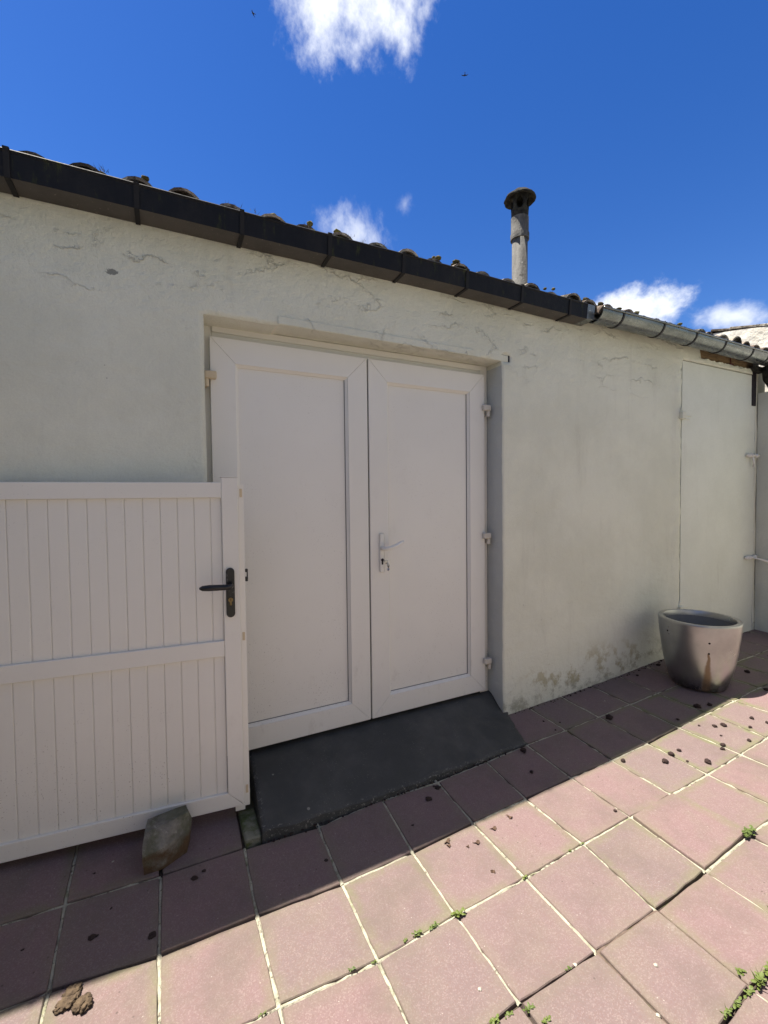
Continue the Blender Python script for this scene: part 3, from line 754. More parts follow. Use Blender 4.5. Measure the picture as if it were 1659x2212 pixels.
def leaf(x0, x1, name):
    root = link(name, None, dd); root.empty_display_size = .05
    S, TR, BR = .113, .116, .112; y0, y1 = .700, .752
    def trap(pts):
        mbt = MB(); mbt.prism(pts, 'y', y0, y1, .0016); return mbt
    g = .0004
    dpart(trap([(x0, ZB+g), (x0+S-g, ZB+BR+g), (x0+S-g, ZT-TR-g), (x0, ZT-g)]), 'stile', M_PVC, root)
    dpart(trap([(x1, ZB+g), (x1-S+g, ZB+BR+g), (x1-S+g, ZT-TR-g), (x1, ZT-g)]), 'stile', M_PVC, root)
    dpart(trap([(x0+g, ZB), (x1-g, ZB), (x1-S, ZB+BR), (x0+S, ZB+BR)]), 'rail', M_PVC, root)
    dpart(trap([(x0+g, ZT), (x0+S, ZT-TR), (x1-S, ZT-TR), (x1-g, ZT)]), 'rail', M_PVC, root)
    mbp = MB(); mbp.box(x0+S-.005, x1-S+.005, .722, .74, ZB+BR-.005, ZT-TR+.005); dpart(mbp, 'panel', M_PVC, root)
    # glazing beads, chamfered towards the panel
    b = .011; X0, X1, Z0, Z1 = x0+S, x1-S, ZB+BR, ZT-TR; ya, yb = .7055, .7215
    for quad in (((X0, Z0), (X1, Z0), (X1-b, Z0+b), (X0+b, Z0+b)), ((X1, Z0), (X1, Z1), (X1-b, Z1-b), (X1-b, Z0+b)), ((X1, Z1), (X0, Z1), (X0+b, Z1-b), (X1-b, Z1-b)), ((X0, Z1), (X0, Z0), (X0+b, Z0+b), (X0+b, Z1-b))):
        mbb = MB(); (a, c, d, e) = quad
        mbb.add([(a[0], ya, a[1]), (c[0], ya, c[1]), (d[0], ya+.010, d[1]), (e[0], ya+.010, e[1]), (a[0], yb, a[1]), (c[0], yb, c[1]), (d[0], yb, d[1]), (e[0], yb, e[1])], [(0, 1, 2, 3), (3, 2, 6, 7), (0, 3, 7, 4), (1, 5, 6, 2), (0, 4, 5, 1)])
        recalc(dpart(mbb, 'bead', M_PVC, root))
    mbg = MB(); mbg.box(X1-b-.0032, X1-b-.0002, .7190, .7215, Z0+b, Z1-b); dpart(mbg, 'gasket', M_GASK, root)
    mbg = MB(); mbg.box(X0+b, X1-b-.0035, .7190, .7215, Z0+b+.0002, Z0+b+.0026); dpart(mbg, 'gasket', M_GASK, root)
    return root
l1 = leaf(.544, 1.3405, 'door_leaf'); l2 = leaf(1.3495, 2.142, 'door_leaf')
mb = MB(); mb.box(1.334, 1.356, .716, .75, ZB+.004, ZT-.004); dpart(mb, 'seal', M_GAP)
def hinge(x, z, sgn, mat, parent):
    mbh = MB(); mbh.smooth = False
    mbh.box(min(x-sgn*.040, x+sgn*.014), max(x-sgn*.040, x+sgn*.014), .672, .699, z-.016, z+.020, .008, 3)
    mbh.tube([(x+sgn*.004, .690, z-.050), (x+sgn*.004, .690, z-.0165)], .0115, 12)
    mbh.box(x-.004+sgn*.004, x+.006+sgn*.004, .690, .736, z-.048, z-.020, .002)
    dpart(mbh, 'hinge', mat, parent)
hinge(2.160, 1.962, 1, M_HINGE, l2); hinge(2.158, 1.166, 1, M_HINGE, l2); hinge(2.160, .372, 1, M_HINGE, l2)
hinge(.530, 1.985, -1, M_OLDHINGE, l1); hinge(.530, .372, -1, M_HINGE, l1)
# lever handle on its long plate
mb = MB(); mb.box(1.402, 1.430, .688, .699, .998, 1.216, .009, 3); dpart(mb, 'handle_plate', M_PVC, l2)
mb = MB(); mb.smooth = True; mb.tube([(1.415, .69, 1.132), (1.415, .668, 1.132), (1.424, .652, 1.133), (1.445, .646, 1.136), (1.48, .644, 1.147), (1.515, .645, 1.163), (1.528, .646, 1.169)], [.0115, .011, .0115, .0115, .0105, .010, .007], 12); dpart(mb, 'lever', M_PVC, l2)
mb = MB(); mb.tube([(1.416, .69, 1.068), (1.416, .684, 1.068)], .0085, 14); mb.box(1.411, 1.421, .685, .69, 1.042, 1.066, .002); dpart(mb, 'lock_cylinder', M_DARKWOOD, l2)
mb = MB(); mb.box(1.4145, 1.4175, .655, .684, 1.063, 1.072, .001); mb.box(1.414, 1.432, .652, .656, 1.050, 1.070, .004, 2); mb.tube([(1.428, .650, 1.058), (1.432, .647, 1.040), (1.432, .648, 1.020), (1.430, .65, 1.012)], [.004, .0075, .0075, .004], 8); dpart(mb, 'key', M_STEEL, l2)
tag(dd, 'white double panelled door with lever handle and key set in the wall', 'door')

# ------------------------------------------------------------------ painted plank door in the corner
pd = empty('plank_door', (4.55, .6, .17)); PO = Vector((4.55, .6, .17))
def pp(mb, name, mats):
    mb.v = [(v[0]-PO.x, v[1]-PO.y, v[2]-PO.z) for v in mb.v]; return mb.build(name, mats, pd)
mb = MB(); mb.smooth = True; A = seq([4.025, 5.126], .03); B = seq([.155, 2.468], .03); vs = []
for z in B:
    for x in A: vs.append((x, .597+.003*fbm(x*2.2, z*1.1, 5)+.001*fbm(x*9, z*9), z))
na = len(A); fs = [(b*na+a, b*na+a+1, (b+1)*na+a+1, (b+1)*na+a) for b in range(len(B)-1) for a in range(na-1)]
mb.add(vs, fs); mb.smooth = False; x0, x1, z0, z1 = A[0], A[-1], B[0], B[-1]
mb.add([(x0, .597, z0), (x1, .597, z0), (x1, .597, z1), (x0, .597, z1), (x0, .635, z0), (x1, .635, z0), (x1, .635, z1), (x0, .635, z1)], [(0, 4, 5, 1), (1, 5, 6, 2), (2, 6, 7, 3), (3, 7, 4, 0), (4, 7, 6, 5)])
M_PDOOR = m_wall('painted_door', (.76, .785, .70), (.70, .725, .64), False, False, .5)
pp(mb, 'door_panel', M_PDOOR)
mb = MB(); mb.box(5.1375, 5.172, .606, .70, .15, 2.19, .002); o = pp(mb, 'door_frame', M_LINTEL)
for z in (1.46, 1.19, .99, .62, .45):
    mb = MB(); mb.box(5.142, 5.168, .6035, .61, z-.010, z+.010, .001); pp(mb, 'frame_notch', M_DARKWOOD)
for z in (2.04, .50):
    mb = MB(); mb.box(3.984, 4.034, .566, .600, z-.034, z+.024, .004); mb.box(3.998, 4.026, .584, .603, z+.024, z+.058, .003); mb.box(4.030, 4.14, .590, .597, z-.004, z+.002); mb.box(4.030, 4.13, .591, .597, z-.03, z-.026); pp(mb, 'hinge', M_WALL)
for z, drop in ((1.752, True), (.84, False)):
    mb = MB(); mb.smooth = True
    mb.tube([(4.965, .578, z), (5.160, .578, z+.004)], .010, 8)
    for x in (4.985, 5.03, 5.105): mb.tube([(x, .578, z), (x+.020, .578, z)], .019, 10)
    if drop: mb.tube([(5.055, .575, z), (5.057, .568, z-.05), (5.058, .570, z-.10), (5.064, .572, z-.095)], .008, 8)
    else: mb.tube([(5.06, .575, z), (5.10, .54, z-.012), (5.15, .49, z-.035), (5.165, .475, z-.045)], [.006, .006, .011, .005], 8)
    pp(mb, 'bolt', M_PVC)
tag(pd, 'plain door painted like the wall with two slide bolts in the corner', 'door')

# ------------------------------------------------------------------ corner wall and far gable
sw = empty('yard_wall', (5.28, -.6, 0)); mb = MB(); mb.smooth = True; A = seq([-4.2, .598], .06); B = seq([-.05, 2.32], .06); vs = []
for z in B:
    for y in A: vs.append((XR+.006*fbm(y*2, z*2, 8), y, z))
na = len(A); fs = [(b*na+a, (b+1)*na+a, (b+1)*na+a+1, b*na+a+1) for b in range(len(B)-1) for a in range(na-1)]
mb.add(vs, fs); mb.smooth = False
X2 = XR+.2; ya, yb, zb_, zt = A[0], A[-1], B[0], B[-1]
mb.add([(XR, ya, zb_), (XR, yb, zb_), (XR, yb, zt), (XR, ya, zt), (X2, ya, zb_), (X2, yb, zb_), (X2, yb, zt), (X2, ya, zt)], [(0, 3, 7, 4), (1, 5, 6, 2), (3, 2, 6, 7), (4, 7, 6, 5)])
mb.v = [(v[0]-5.28, v[1]+.6, v[2]) for v in mb.v]; mb.build('wall', M_SIDE, sw)
tag(sw, 'grey-green rendered yard wall meeting the outbuilding at the corner', 'wall')
# unseen yard sides behind and beside the viewer, added to shape the light
yl = empty('yard_wall', (-1.5, -1.8, 0)); mb = MB(); mb.box(-.1, .1, -2.4, 2.396, -.1, 2.35, .01); mb.build('wall', M_SIDE, yl)  # added out of view to cut ground bounce on the wall's left
mb = MB(); mb.box(-.14, .14, -2.4, 2.39, 2.352, 2.40, .008); mb.build('coping', M_RAMP, yl)
tag(yl, 'unseen tall rendered yard wall with dark coping, added beyond the gate to dim the light', 'wall')
hs_ = empty('house', (2.0, -6.2, 0)); HY = 2.0   # its front stands 2 m before the root
mb = MB(); mb.box(-3.6, 3.5, -2.0, HY, -.1, 4.6); mb.build('wall', M_HOUSE, hs_)  # added out of view to cut low sky light on the outbuilding
mb = MB(); mb.prism([(-2.3, 4.605), (HY+.3, 4.605), (0, 5.9)], 'x', -3.8, 3.7); mb.build('roof', M_RTILE, hs_)
for x, z0, z1, w in ((-2.4, 1.0, 2.2, .9), (.9, 1.0, 2.2, .9), (2.6, 1.0, 2.2, .9), (-2.4, 2.9, 4.0, .8), (-.4, 2.9, 4.0, .8), (1.7, 2.9, 4.0, .8), (-.6, .02, 2.15, .9)):
    mb = MB(); mb.box(x-w/2, x+w/2, HY+.002, HY+.05, z0, z1, .004); f = mb.build('window' if z0 > .5 else 'door', M_PVC, hs_)
    mb = MB()
    for sx in ((-1, 1) if z0 > .5 else (0,)): mb.box(x+sx*w*.235-w*.19, x+sx*w*.235+w*.19, HY+.0505, HY+.056, z0+.08, z1-.08)
    mb.build('pane', M_GLASS, f)
tag(hs_, 'unseen two-storey rendered house, added across the yard to block sky light', 'building')
gb = empty('neighbouring_gable', (6.12, 1.2, 0)); mb = MB(); mb.smooth = True
def gz(y): return 3.254+.185*(y-1.443)
A = seq([-.4, 4.5], .1); B = [k/18 for k in range(19)]; vs = []
for t in B:
    for y in A: vs.append((6.0+.02*fbm(y*2.3, t*8, 3), y, -.05+(gz(y)+.05)*t))
na = len(A); mb.add(vs, [(b*na+a, (b+1)*na+a, (b+1)*na+a+1, b*na+a+1) for b in range(len(B)-1) for a in range(na-1)]); mb.smooth = False
mb.add([(6.25, -.4, -.05), (6.25, 4.5, -.05), (6.25, 4.5, gz(4.5)), (6.25, -.4, gz(-.4)), (6.0, -.4, -.05), (6, 4.5, -.05), (6, 4.5, gz(4.5)), (6, -.4, gz(-.4))], [(0, 1, 2, 3), (4, 0, 3, 7), (1, 5, 6, 2), (7, 3, 2, 6)])
mb.v = [(v[0]-6.12, v[1]-1.2, v[2]) for v in mb.v]; mb.build('wall', M_FARW, gb)
rgb = random.Random(8); me = None
for k in range(26):
    y = -.4+k*.19
    if me is None:
        mb = MB(); mb.box(-.128, .17, -.10, .115, -.012, .014, .004); me = mb.mesh('verge_tile', M_RTILE)
    o = link('verge_tile', me, gb); o.location = (0, y-1.2, gz(y)+.016+rgb.uniform(0, .01)); o.rotation_euler = (math.atan(.185)+.05+rgb.gauss(0, .02), rgb.gauss(0, .03), rgb.gauss(0, .04))
tag(gb, 'sunlit white rough-rendered gable with dark tiled verge beyond the roof', 'building')

# ------------------------------------------------------------------ flue on the roof
FX, FY = 3.0, 1.30
fl = empty('flue_pipe', (FX, FY, 2.82)); zr = 2.82; fl.rotation_euler = (0, RAD(.35), 0)
R_ = .062
mb = MB(); mb.smooth = True; mb.lathe([(R_, -.15), (R_, .80), (R_*.8, .80)], 36); mb.build('pipe', M_FLUE, fl)
mb = MB(); mb.smooth = True; mb.lathe([(R_+.001, .69), (R_+.012, .69), (R_+.013, .735), (R_+.008, .745), (R_+.008, .865), (R_-.004, .868)], 36); autosmooth(mb.build('collar', M_FLUE, fl), 40)
# cowl: a sleeve with oval ports under a dished cap
mb = MB(); mb.smooth = True; NT, NZ = 80, 20; zA, zB = .862, 1.045; keep = {}
for b in range(NZ+1):
    for a in range(NT): t = b/NZ; r = R_+.004+.010*t; mb.v.append((r*math.cos(2*math.pi*a/NT), r*math.sin(2*math.pi*a/NT), zA+(zB-zA)*t))
for b in range(NZ):
    for a in range(NT):
        th = (a+.5)/NT*5; dth = (th-round(th))/5*2*math.pi*R_; zc = zA+(b+.5)/NZ*(zB-zA)-(zA+.098)
        if (dth/.025)**2+(zc/.047)**2 < 1: continue
        mb.f.append((b*NT+a, b*NT+(a+1) % NT, (b+1)*NT+(a+1) % NT, (b+1)*NT+a)); mb.mi.append(0); mb.sm.append(True)
o = mb.build('cowl', M_COWL, fl); o.rotation_euler = (0, 0, .18); sm = o.modifiers.new('thick', 'SOLIDIFY'); sm.thickness = .009
mb = MB(); mb.smooth = True; NC = 44; vs = []; rc2 = random.Random(6)
ringr = [(.0, 1.045), (.05, 1.042), (.09, 1.025), (.118, 1.008), (.126, 1.012), (.118, 1.030), (.09, 1.055), (.05, 1.078), (0, 1.085)]
prof = []
for r, z in ringr: prof.append((max(r, .001), z))
mb.lathe(prof, NC)
mb.v = [(x*(1+.05*fbm(x*30, y*30, 1)), y*(1+.05*fbm(x*30, y*30, 1)), z+.007*fbm(x*22, y*22, z*22)) for x, y, z in mb.v]
mb.build('cap', M_COWL, fl)
tag(fl, 'grey cement flue pipe with slotted black cowl standing on the tiled roof', 'flue')

# ------------------------------------------------------------------ white gate swung back against the wall
GA = RAD(6.0)
gate = empty('gate', (.617, .44, .03), math.pi-GA)   # local x runs left along the gate, local y points out to the yard
def gg(mb, name, mats, parent=None):
    mb.v = [(v[0], -v[1], v[2]-.03) for v in mb.v]; o = mb.build(name, mats, parent or gate); return recalc(o)
# in the gate's own measures: u along the gate from the latch end, y depth (0 = front face, + to the wall), z height
UE = 1.05; D = .040
mb = MB(); mb.prism([(.0, .098), (.065, .160), (.065, 1.504), (.0, 1.504)], 'y', -.001, D, .002); gg(mb, 'post', M_GATE)
mb = MB(); mb.prism([(.0005, .094), (UE-.0655, .094), (UE-.0655, .160), (.0655, .160)], 'y', .0, D, .0016); gg(mb, 'rail', M_GATE)
mb = MB(); mb.box(.0655, UE-.0655, .001, D, .751, .818, .002); gg(mb, 'rail', M_GATE)
mb = MB(); mb.box(.0655, UE-.0655, .0, D, 1.421, 1.485, .002); gg(mb, 'rail', M_GATE)
mb = MB(); mb.box(UE-.065, UE, 0, D, .094, 1.504, .002); gg(mb, 'post', M_GATE)
mb = MB(); mb.box(.0, .004, .0, .03, 1.5045, 1.507); mb.box(-.002, .069, -.002, D, 1.5045, 1.5075, .001); gg(mb, 'post_cap', M_GATE)
# rebate strip behind the latch side, with its slots, foot and strike
mb = MB(); mb.box(-.024, -.0005, .022, D+.006, .075, 1.475, .0015); gg(mb, 'rebate_strip', M_GATE)
mb = MB(); mb.box(-.004, .036, .012, D, .066, .0935, .001); gg(mb, 'foot', M_GATE)
for z in (1.440, .822, .150):
    mb = MB(); mb.box(-.0185, -.008, .0205, .0225, z-.018, z+.018, .0008); gg(mb, 'slot', M_OLDHINGE)
mb = MB(); mb.box(-.036, -.0245, .024, .040, 1.058, 1.078, .002); mb.box(-.036, -.0245, .024, .040, 1.098, 1.112, .002); mb.box(-.036, -.031, .024, .040, 1.078, 1.098, .001); gg(mb, 'strike', M_BLACK)
# tongue-and-groove boards
us = [.0655, .110]+[.110+.0627*k for k in range(1, 15)]+[UE-.0655]
us = [u for u in us if u <= UE-.06]
for (z0, z1) in ((.1605, .7505), (.8185, 1.4205)):
    for k in range(len(us)-1):
        a, b = us[k], us[k+1]; g0 = .0012 if k % 2 else .0006; g1 = .0006 if k % 2 else .0012
        mb = MB(); yf = .0125
        poly = [(a+g0, yf+.003), (a+g0+.0022, yf), (b-g1-.0022, yf), (b-g1, yf+.003), (b-g1, yf+.0035), (a+g0, yf+.0035)]
        mb.prism(poly, 'z', z0, z1); gg(mb, 'board', M_GATE)
mb = MB(); mb.box(.066, UE-.066, .0165, .018, .161, 1.42); gg(mb, 'backing', M_GATE)
# black lever handle
mb = MB(); mb.prism([(.0375+.0175*math.cos(t)*1.0, (1.1085 if math.sin(t) > 0 else .934)+.0175*math.sin(t)) for t in [2*math.pi*k/24 for k in range(24)]], 'y', -.011, -.0012, .003); hp = gg(mb, 'handle_plate', M_BLACK)
mb = MB(); mb.smooth = True; mb.tube([(.035, -.010, 1.055), (.035, -.045, 1.055), (.042, -.056, 1.055), (.058, -.060, 1.055), (.09, -.061, 1.056), (.12, -.060, 1.057), (.145, -.058, 1.057), (.156, -.057, 1.057)], [.009, .010, .0105, .0115, .0125, .0125, .0105, .004], 14); gg(mb, 'lever', M_BLACK)
mb = MB(); mb.tube([(.0375, -.012, .992), (.0375, -.0165, .992)], .0095, 16); mb.box(.033, .042, -.0155, -.0118, .968, .990, .002); gg(mb, 'lock_cylinder', M_BRASS)
mb = MB(); mb.box(.0368, .0382, -.0169, -.016, .988, .997); gg(mb, 'keyhole', M_HOLE)
for z in (.35, 1.25):
    mb = MB(); mb.box(UE-.03, UE+.03, D, .075, z-.03, z+.03, .003); mb.tube([(UE+.012, .03, z-.05), (UE+.012, .03, z+.05)], .010, 10); gg(mb, 'hinge', M_BLACK)
tag(gate, 'white slatted aluminium gate with black lever handle folded back against the wall', 'gate')

# stone wedged under the gate
st = bmesh.new()
pts = [(.238, .322, .020), (.300, .322, .020), (.385, .368, .020), (.400, .430, .020), (.250, .430, .020), (.232, .312, .098), (.300, .310, .108), (.396, .360, .114),
       (.240, .352, .158), (.345, .362, .172), (.396, .384, .172), (.408, .412, .120), (.250, .430, .160), (.388, .430, .172)]
for q in pts: st.verts.new(q)
bmesh.ops.convex_hull(st, input=st.verts[:])
for v in [v for v in st.verts if not v.link_faces]: st.verts.remove(v)
bmesh.ops.triangulate(st, faces=st.faces[:])
bmesh.ops.subdivide_edges(st, edges=st.edges[:], cuts=3, use_grid_fill=True)
for v in st.verts:
    if v.co.z > .03: v.co += Vector((fbm(v.co.x*28, v.co.y*28, v.co.z*28), fbm(v.co.y*28+9, v.co.x*28, v.co.z*28), fbm(v.co.z*28+4, v.co.x*28, v.co.y*28)))*.003
me = bpy.data.meshes.new('stone'); st.to_mesh(me); st.free(); me.materials.append(M_STONE)
o = link('stone', me); autosmooth(o, 11); 
lowest = min(v.co.z for v in me.vertices); o.location.z = hz(.32, .36)-.0-lowest-.001
tag(o, 'rough brown and grey stone wedged against the foot of the white gate', 'stone')

# ------------------------------------------------------------------ pewter planter
PC = (3.63, .245); pz = tile_top(*PC)+.002
pot = empty('planter', (PC[0], PC[1], pz))
prof = [(.001, 0), (.150, 0), (.160, .004), (.172, .03), (.190, .09), (.206, .16), (.219, .24), (.229, .32), (.2365, .39), (.240, .440), (.2405, .452), (.2385, .4555), (.236, .456), (.214, .456), (.2115, .4555), (.2095, .452), (.206, .42)]
mb = MB(); mb.smooth = True; mb.lathe(prof, 72); autosmooth(mb.build('shell', M_POT, pot), 40)
mb = MB(); mb.smooth = True; mb.lathe([(.2062, .421), (.198, .34), (.185, .22), (.165, .10), (.15, .08), (.001, .08)], 56); mb.build('liner', M_POTIN, pot)
def pot_r(z):
    for (r0, z0), (r1, z1) in zip(prof, prof[1:]):
        if z0 <= z <= z1 and z1 > z0: return r0+(r1-r0)*(z-z0)/(z1-z0)
for a, z, r in ((-2.40, .345, .0065), (-2.40, .275, .006), (2.80, .375, .006)):
    mb = MB(); q = pot_r(z); d = Vector((math.cos(a), math.sin(a), -.12)).normalized(); c = Vector((q*math.cos(a), q*math.sin(a), z)); mb.tube([c-d*.006, c+d*.0008], r, 12); mb.build('drain_hole', M_HOLE, pot)
tag(pot, 'tapered pewter-grey round planter with rust streak standing on the paving', 'planter')

# ------------------------------------------------------------------ litter on the paving
rl = random.Random(13)
def scatter(name, x, y, r, mat, label, cat, group, sq=.55, n=1, sub=2, amp=.5):
    mb = MB(); mb.smooth = True
    for k in range(n): lump(mb, Vector((rl.gauss(0, r*.5) if k else 0, rl.gauss(0, r*.4) if k else 0, r*sq*.55)), r*(1 if k == 0 else rl.uniform(.35, .7)), sq, rl, sub, amp)
    o = mb.build(name, mat); o.location = (x, y, tile_top(x, y)); tag(o, label, cat, group); return o
clumps = [(1.971,.133,9),(2.742,.271,20),(3.303,.071,19),(3.381,.043,13),(2.445,-.032,12),(2.614,-.144,15),(2.698,-.126,14),(2.767,-.126,10),(2.788,-.253,15),(3.207,-.119,13),(3.156,-.1,11),(3.298,-.209,9),(3.408,-.168,11),(3.002,-.217,11),(2.965,-.236,10),(3.151,-.269,10),(3.422,-.237,9),(4.08,.156,16),(3.863,-.047,13),(3.096,-.049,6),(2.093,-.242,7),(3.681,.548,13),(3.396,.529,9),(2.062,.285,16),(2.453,.386,5),(2.71,-.199,6),(3.087,-.165,6),(3.066,.054,8),(2.374,.44,5),(2.366,.34,5),(4.3,.35,9),(4.55,.22,10),(3.9,.4,7)]
for x, y, r in clumps:
    shade = y > -.02
    o = scatter('soil_clump', x, y, r/1000, M_SOIL, 'small dark clump of soil lying on the shaded paving' if shade else 'small dark clump of soil lying on the sunlit paving', 'soil clump', 'soil clumps in the shade' if shade else 'soil clumps in the sun', .75, 5)
    u = {(2.742, .271): 'large black soil clump at a joint crossing in the shade beside the wall', (3.303, .071): 'larger of two soil clumps just in front of the planter', (3.381, .043): 'smaller of two soil clumps just in front of the planter',
         (2.062, .285): 'dark soil clump touching the front corner of the dark ramp', (3.681, .548): 'soil clump in the gap between planter and wall', (4.08, .156): 'soil clump on the shaded paving beyond the planter towards the corner'}.get((x, y))
    if u: o['label'] = u; del o['group']
for x, y, r in [(.097,.143,11),(.27,.072,12),(.438,.252,7),(.407,.231,10),(.074,.4,4),(-.088,.185,4),(.142,.227,4),(1.41,.216,14),(1.488,.259,14),(1.264,.112,6),(.87,.106,7)]:
    o = scatter('dirt_smear', x, y, r/1000, M_SOIL, 'flat black smear of dirt on the shaded paving before the gate' if x < .6 else 'flat black smear of dirt on the shaded paving before the ramp', 'dirt', 'dirt smears before the gate' if x < .6 else 'dirt smears before the ramp', .22, 4)
mud = [((.073, -.012), .020), ((.058, -.036), .021), ((.098, -.062), .019)]
mb = MB(); mb.smooth = True
for (x, y), r in mud: 
    for q in range(5): lump(mb, Vector((x-.075+rl.gauss(0, .007), y+.04+rl.gauss(0, .005), r*.24)), r*rl.uniform(.55, .95), .42, rl, 3, .75)
o = mb.build('mud_clod', M_MUD); o.location = (.075, -.04, tile_top(.075, -.04)); tag(o, 'lumpy brown clod of dried mud on the sunlit paving before the gate', 'mud clod')
def leaf_bit(x, y, s, rz):
    mb = MB(); n = 9; vs = [(0, 0, .003)]
    for k in range(n):
        a = 2*math.pi*k/n; r = s*(1+.45*math.sin(a*3+rz))*(.75 if k % 2 else 1.1)
        vs.append((r*math.cos(a), r*.7*math.sin(a), .0035+.004*math.sin(a*2+rz)+rl.uniform(0, .003)))
    low = [(v[0], v[1], v[2]-.0012) for v in vs]
    mb.add(vs+low, [(0, 1+k, 1+(k+1) % n) for k in range(n)]+[(n+1, n+2+(k+1) % n, n+2+k) for k in range(n)]+[(1+k, n+2+k, n+2+(k+1) % n, 1+(k+1) % n) for k in range(n)])
    o = mb.build('dead_leaf', M_LEAF); o.location = (x, y, tile_top(x, y)+.0005); o.rotation_euler = (0, 0, rz); tag(o, 'crumbled brown dead leaf on the sunlit paving before the ramp', 'leaf', 'dead leaves on the paving')
for x, y, s in [(1.346,-.031,.014),(1.338,-.050,.010),(1.451,-.090,.013),(1.559,-.066,.013),(1.665,-.047,.012),(1.404,-.089,.006),(1.42,-.225,.009)]: leaf_bit(x, y, s, rl.uniform(0, 6))
for x, y in [(1.62, -.72), (1.42, -.60), (2.0, -.95), (1.50, -.80), (1.12, -.52), (.13, .43), (2.9, .42), (3.62, .45)]:
    scatter('pebble', x, y, .0055 if y < 0 else .004, M_PEB, 'pale pebble chip lying on the sunlit paving' if y < 0 else 'pale pebble chip lying on the shaded paving', 'pebble', 'pebbles in the sun' if y < 0 else 'pebbles in the shade', .4, 2, 2, .8)
# grit swept up against the wall and the ramp
def grit(name, pts, label):
    mb = MB(); mb.smooth = True
    for x, y, r in pts: lump(mb, Vector((x, y, hz(x, y)+r*.2)), r, rl.uniform(.35, .6), rl, 1, .6)
    o = mb.build(name, M_SOIL); o['kind'] = 'stuff'; o['label'] = label; o['category'] = 'grit'
grit('grit', [(rl.uniform(2.28, 5.1), .592-abs(rl.gauss(0, .012)), rl.uniform(.002, .007)) for k in range(190)], 'dark grit gathered along the foot of the pale wall')
grit('grit', [(x, .291+.030*(x-.67)/1.46-abs(rl.gauss(0, .007)), rl.uniform(.002, .006)) for x in [rl.uniform(.68, 2.13) for k in range(120)]], 'dark grit gathered along the front edge of the dark ramp')
# weeds in the joints
def weed(x, y, s, n, where, blades=False):
    w = empty('weed', (x, y, hz(x, y)-.008)); mb = MB(); mb.smooth = False
    for k in range(n):
        a = rl.uniform(0, 6.28); r = rl.uniform(.0, 1)*s; h = rl.uniform(.3, 1.0)*s*1.0+.006; c = Vector((r*math.cos(a)*(1.6), r*math.sin(a)*.55, h)); l = rl.uniform(.22, .42)*s+.0015
        t = Vector((math.cos(a), math.sin(a), rl.uniform(-.2, .7))).normalized(); side = t.cross(Vector((0, 0, 1))).normalized(); up = side.cross(t)
        mb.add([c-t*l, c-t*l*.2+side*l*.6, c+t*l*.6+side*l*.45, c+t*l*1.0, c+t*l*.6-side*l*.45, c-t*l*.2-side*l*.6, c+up*l*.18], [(0, 1, 6), (1, 2, 6), (2, 3, 6), (3, 4, 6), (4, 5, 6), (5, 0, 6)])
    mb.build('leaves', M_WEED, w)
    mb = MB()
    for k in range(max(3, n//4)):
        a = rl.uniform(0, 6.28); r = rl.uniform(.2, .9)*s; mb.tube([(r*.2*math.cos(a), r*.2*math.sin(a), 0), (r*1.3*math.cos(a), r*.5*math.sin(a), s*.8+.006)], .0009, 4, False)
    if blades:
        for k in range(7):
            a = rl.uniform(0, 6.28); L = s*rl.uniform(1.6, 3.0); d = Vector((math.cos(a)*.7, math.sin(a)*.4, 1)).normalized(); c = Vector((rl.gauss(0, s*.5), rl.gauss(0, s*.2), 0)); sd = d.cross(Vector((0, 1, 0))).normalized()*.0022
            mb.add([c-sd, c+sd, c+d*L*.6+sd*.8, c+d*L*.6-sd*.8, c+d*L+Vector((d.x, d.y, 0))*L*.25], [(0, 1, 2, 3), (3, 2, 4)])
    mb.build('stems', M_WEED, w)
    tag(w, 'tuft of small green weed growing '+where, 'weed', 'weeds '+where); return w
A_ = 'in the pale mortar joint of the sunlit paving'; B_ = 'in the dark open joint of the sunlit paving'
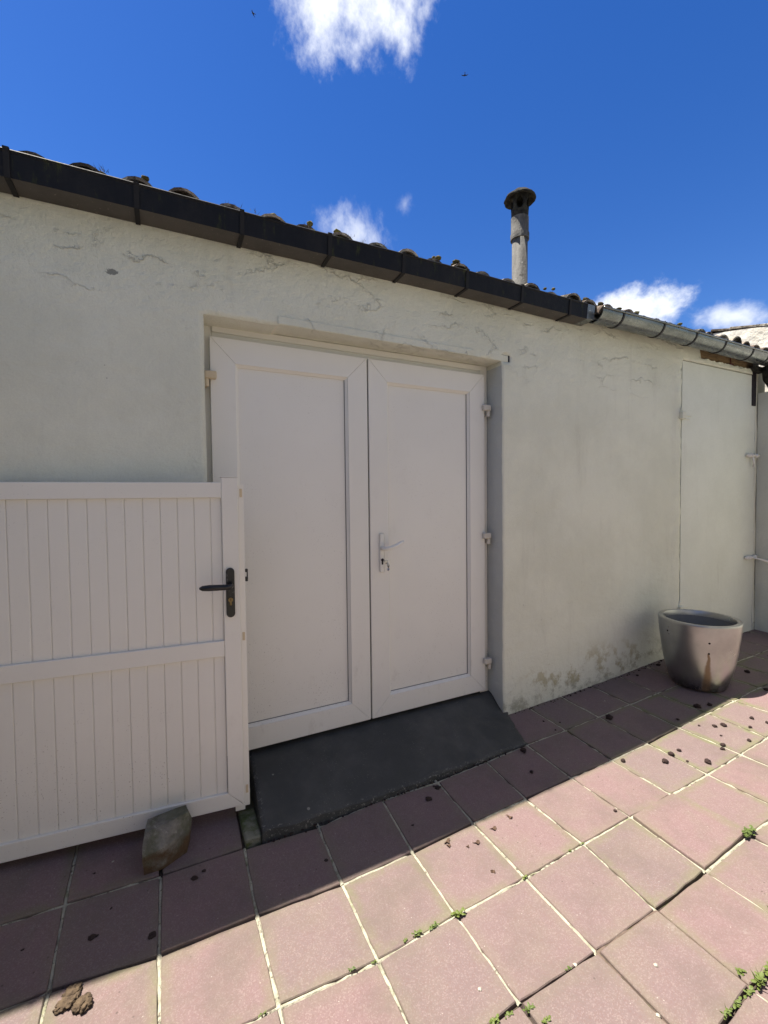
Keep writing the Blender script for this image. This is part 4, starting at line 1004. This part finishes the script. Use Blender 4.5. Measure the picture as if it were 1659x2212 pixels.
for x, y, s, n, wh in [(1.196,-.308,.022,34,A_),(1.102,-.303,.015,18,A_),(1.043,-.300,.017,20,A_),(.998,-.300,.010,8,A_),(.812,-.304,.011,10,A_),(.882,-.312,.009,9,A_),(1.507,-.303,.012,14,A_),(.545,-.298,.009,8,A_),(2.425,-.592,.030,60,A_),(1.822,-.294,.009,10,A_),(1.746,-.294,.009,8,A_),(2.19,-.592,.008,6,A_),
                       (1.393,-.600,.010,8,B_),(1.209,-.622,.014,16,B_),(1.150,-.607,.013,14,B_),(1.105,-.602,.017,20,B_),(1.225,-.665,.015,16,B_),(1.815,-.845,.016,16,B_),(1.826,-.887,.024,40,B_),(1.772,-.886,.017,22,B_),(1.715,-.884,.016,20,B_),(1.664,-.883,.016,20,B_),(1.890,-.884,.020,30,B_),(1.94,-.884,.018,22,B_),(2.128,-.790,.012,12,B_)]:
    o = weed(x, y, s*.8, n, wh, (x, y) in ((1.664,-.883), (1.826,-.887), (2.128,-.79)))
    u = {(1.196, -.308): ('leafiest green weed at the end of a row of sprouts in a pale joint', None), (2.425, -.592): ('bushy round green weed at a joint crossing beyond the raised tiles', None),
         (1.664, -.883): ('weed with long grass blades at the end of the thick weed row', None), (2.128, -.790): ('lone weed with grass blades in the open joint', None)}.get((x, y))
    if not u and wh is A_: u = ('small green sprout in the row next to the leafiest weed', 'sprouts in the row') if .99 < x < 1.15 else ('tiny green sprout standing alone in a pale mortar joint', 'lone sprouts in pale joints')
    if not u and wh is B_: u = ('green weed in the thick row filling the wide dark joint', 'thick row of weeds') if y < -.83 else ('small green weed at the corner of the sunken tiles in a dark joint', 'weeds at the sunken tiles')
    o['label'] = u[0]
    if u[1]: o['group'] = u[1]
    else: del o['group']

# ------------------------------------------------------------------ birds
def bird(loc, rz, tilt, label):
    b = empty('bird', loc); b.rotation_euler = (RAD(tilt), 0, rz)
    mb = MB(); mb.smooth = True; mb.tube([(0, -.11, 0), (0, -.06, 0), (0, 0, .004), (0, .06, 0), (0, .09, .002)], [.004, .022, .030, .022, .006], 10); mb.build('body', M_BIRD, b)
    for s in (-1, 1):
        mb = MB(); P = [(.0, .045), (.09, .06), (.20, .0), (.21, -.02), (.10, .005), (.0, -.03)]
        mb.prism([(s*x, y) for x, y in P], 'z', -.004, .006); mb.build('wing', M_BIRD, b)
    mb = MB(); mb.prism([(-.012, -.09), (.012, -.09), (.03, -.17), (0, -.145), (-.03, -.17)], 'z', -.003, .003); mb.build('tail', M_BIRD, b)
    tag(b, label, 'bird')
bird(CAM+Vector((.1354, .6866, .7143))*38, 1.0, 25, 'dark bird gliding in the blue sky, its wings half swept back')
bird(CAM+Vector((.4461, .5912, .6719))*38, -.55, -10, 'dark bird flying with wings bowed and tail pointing down')
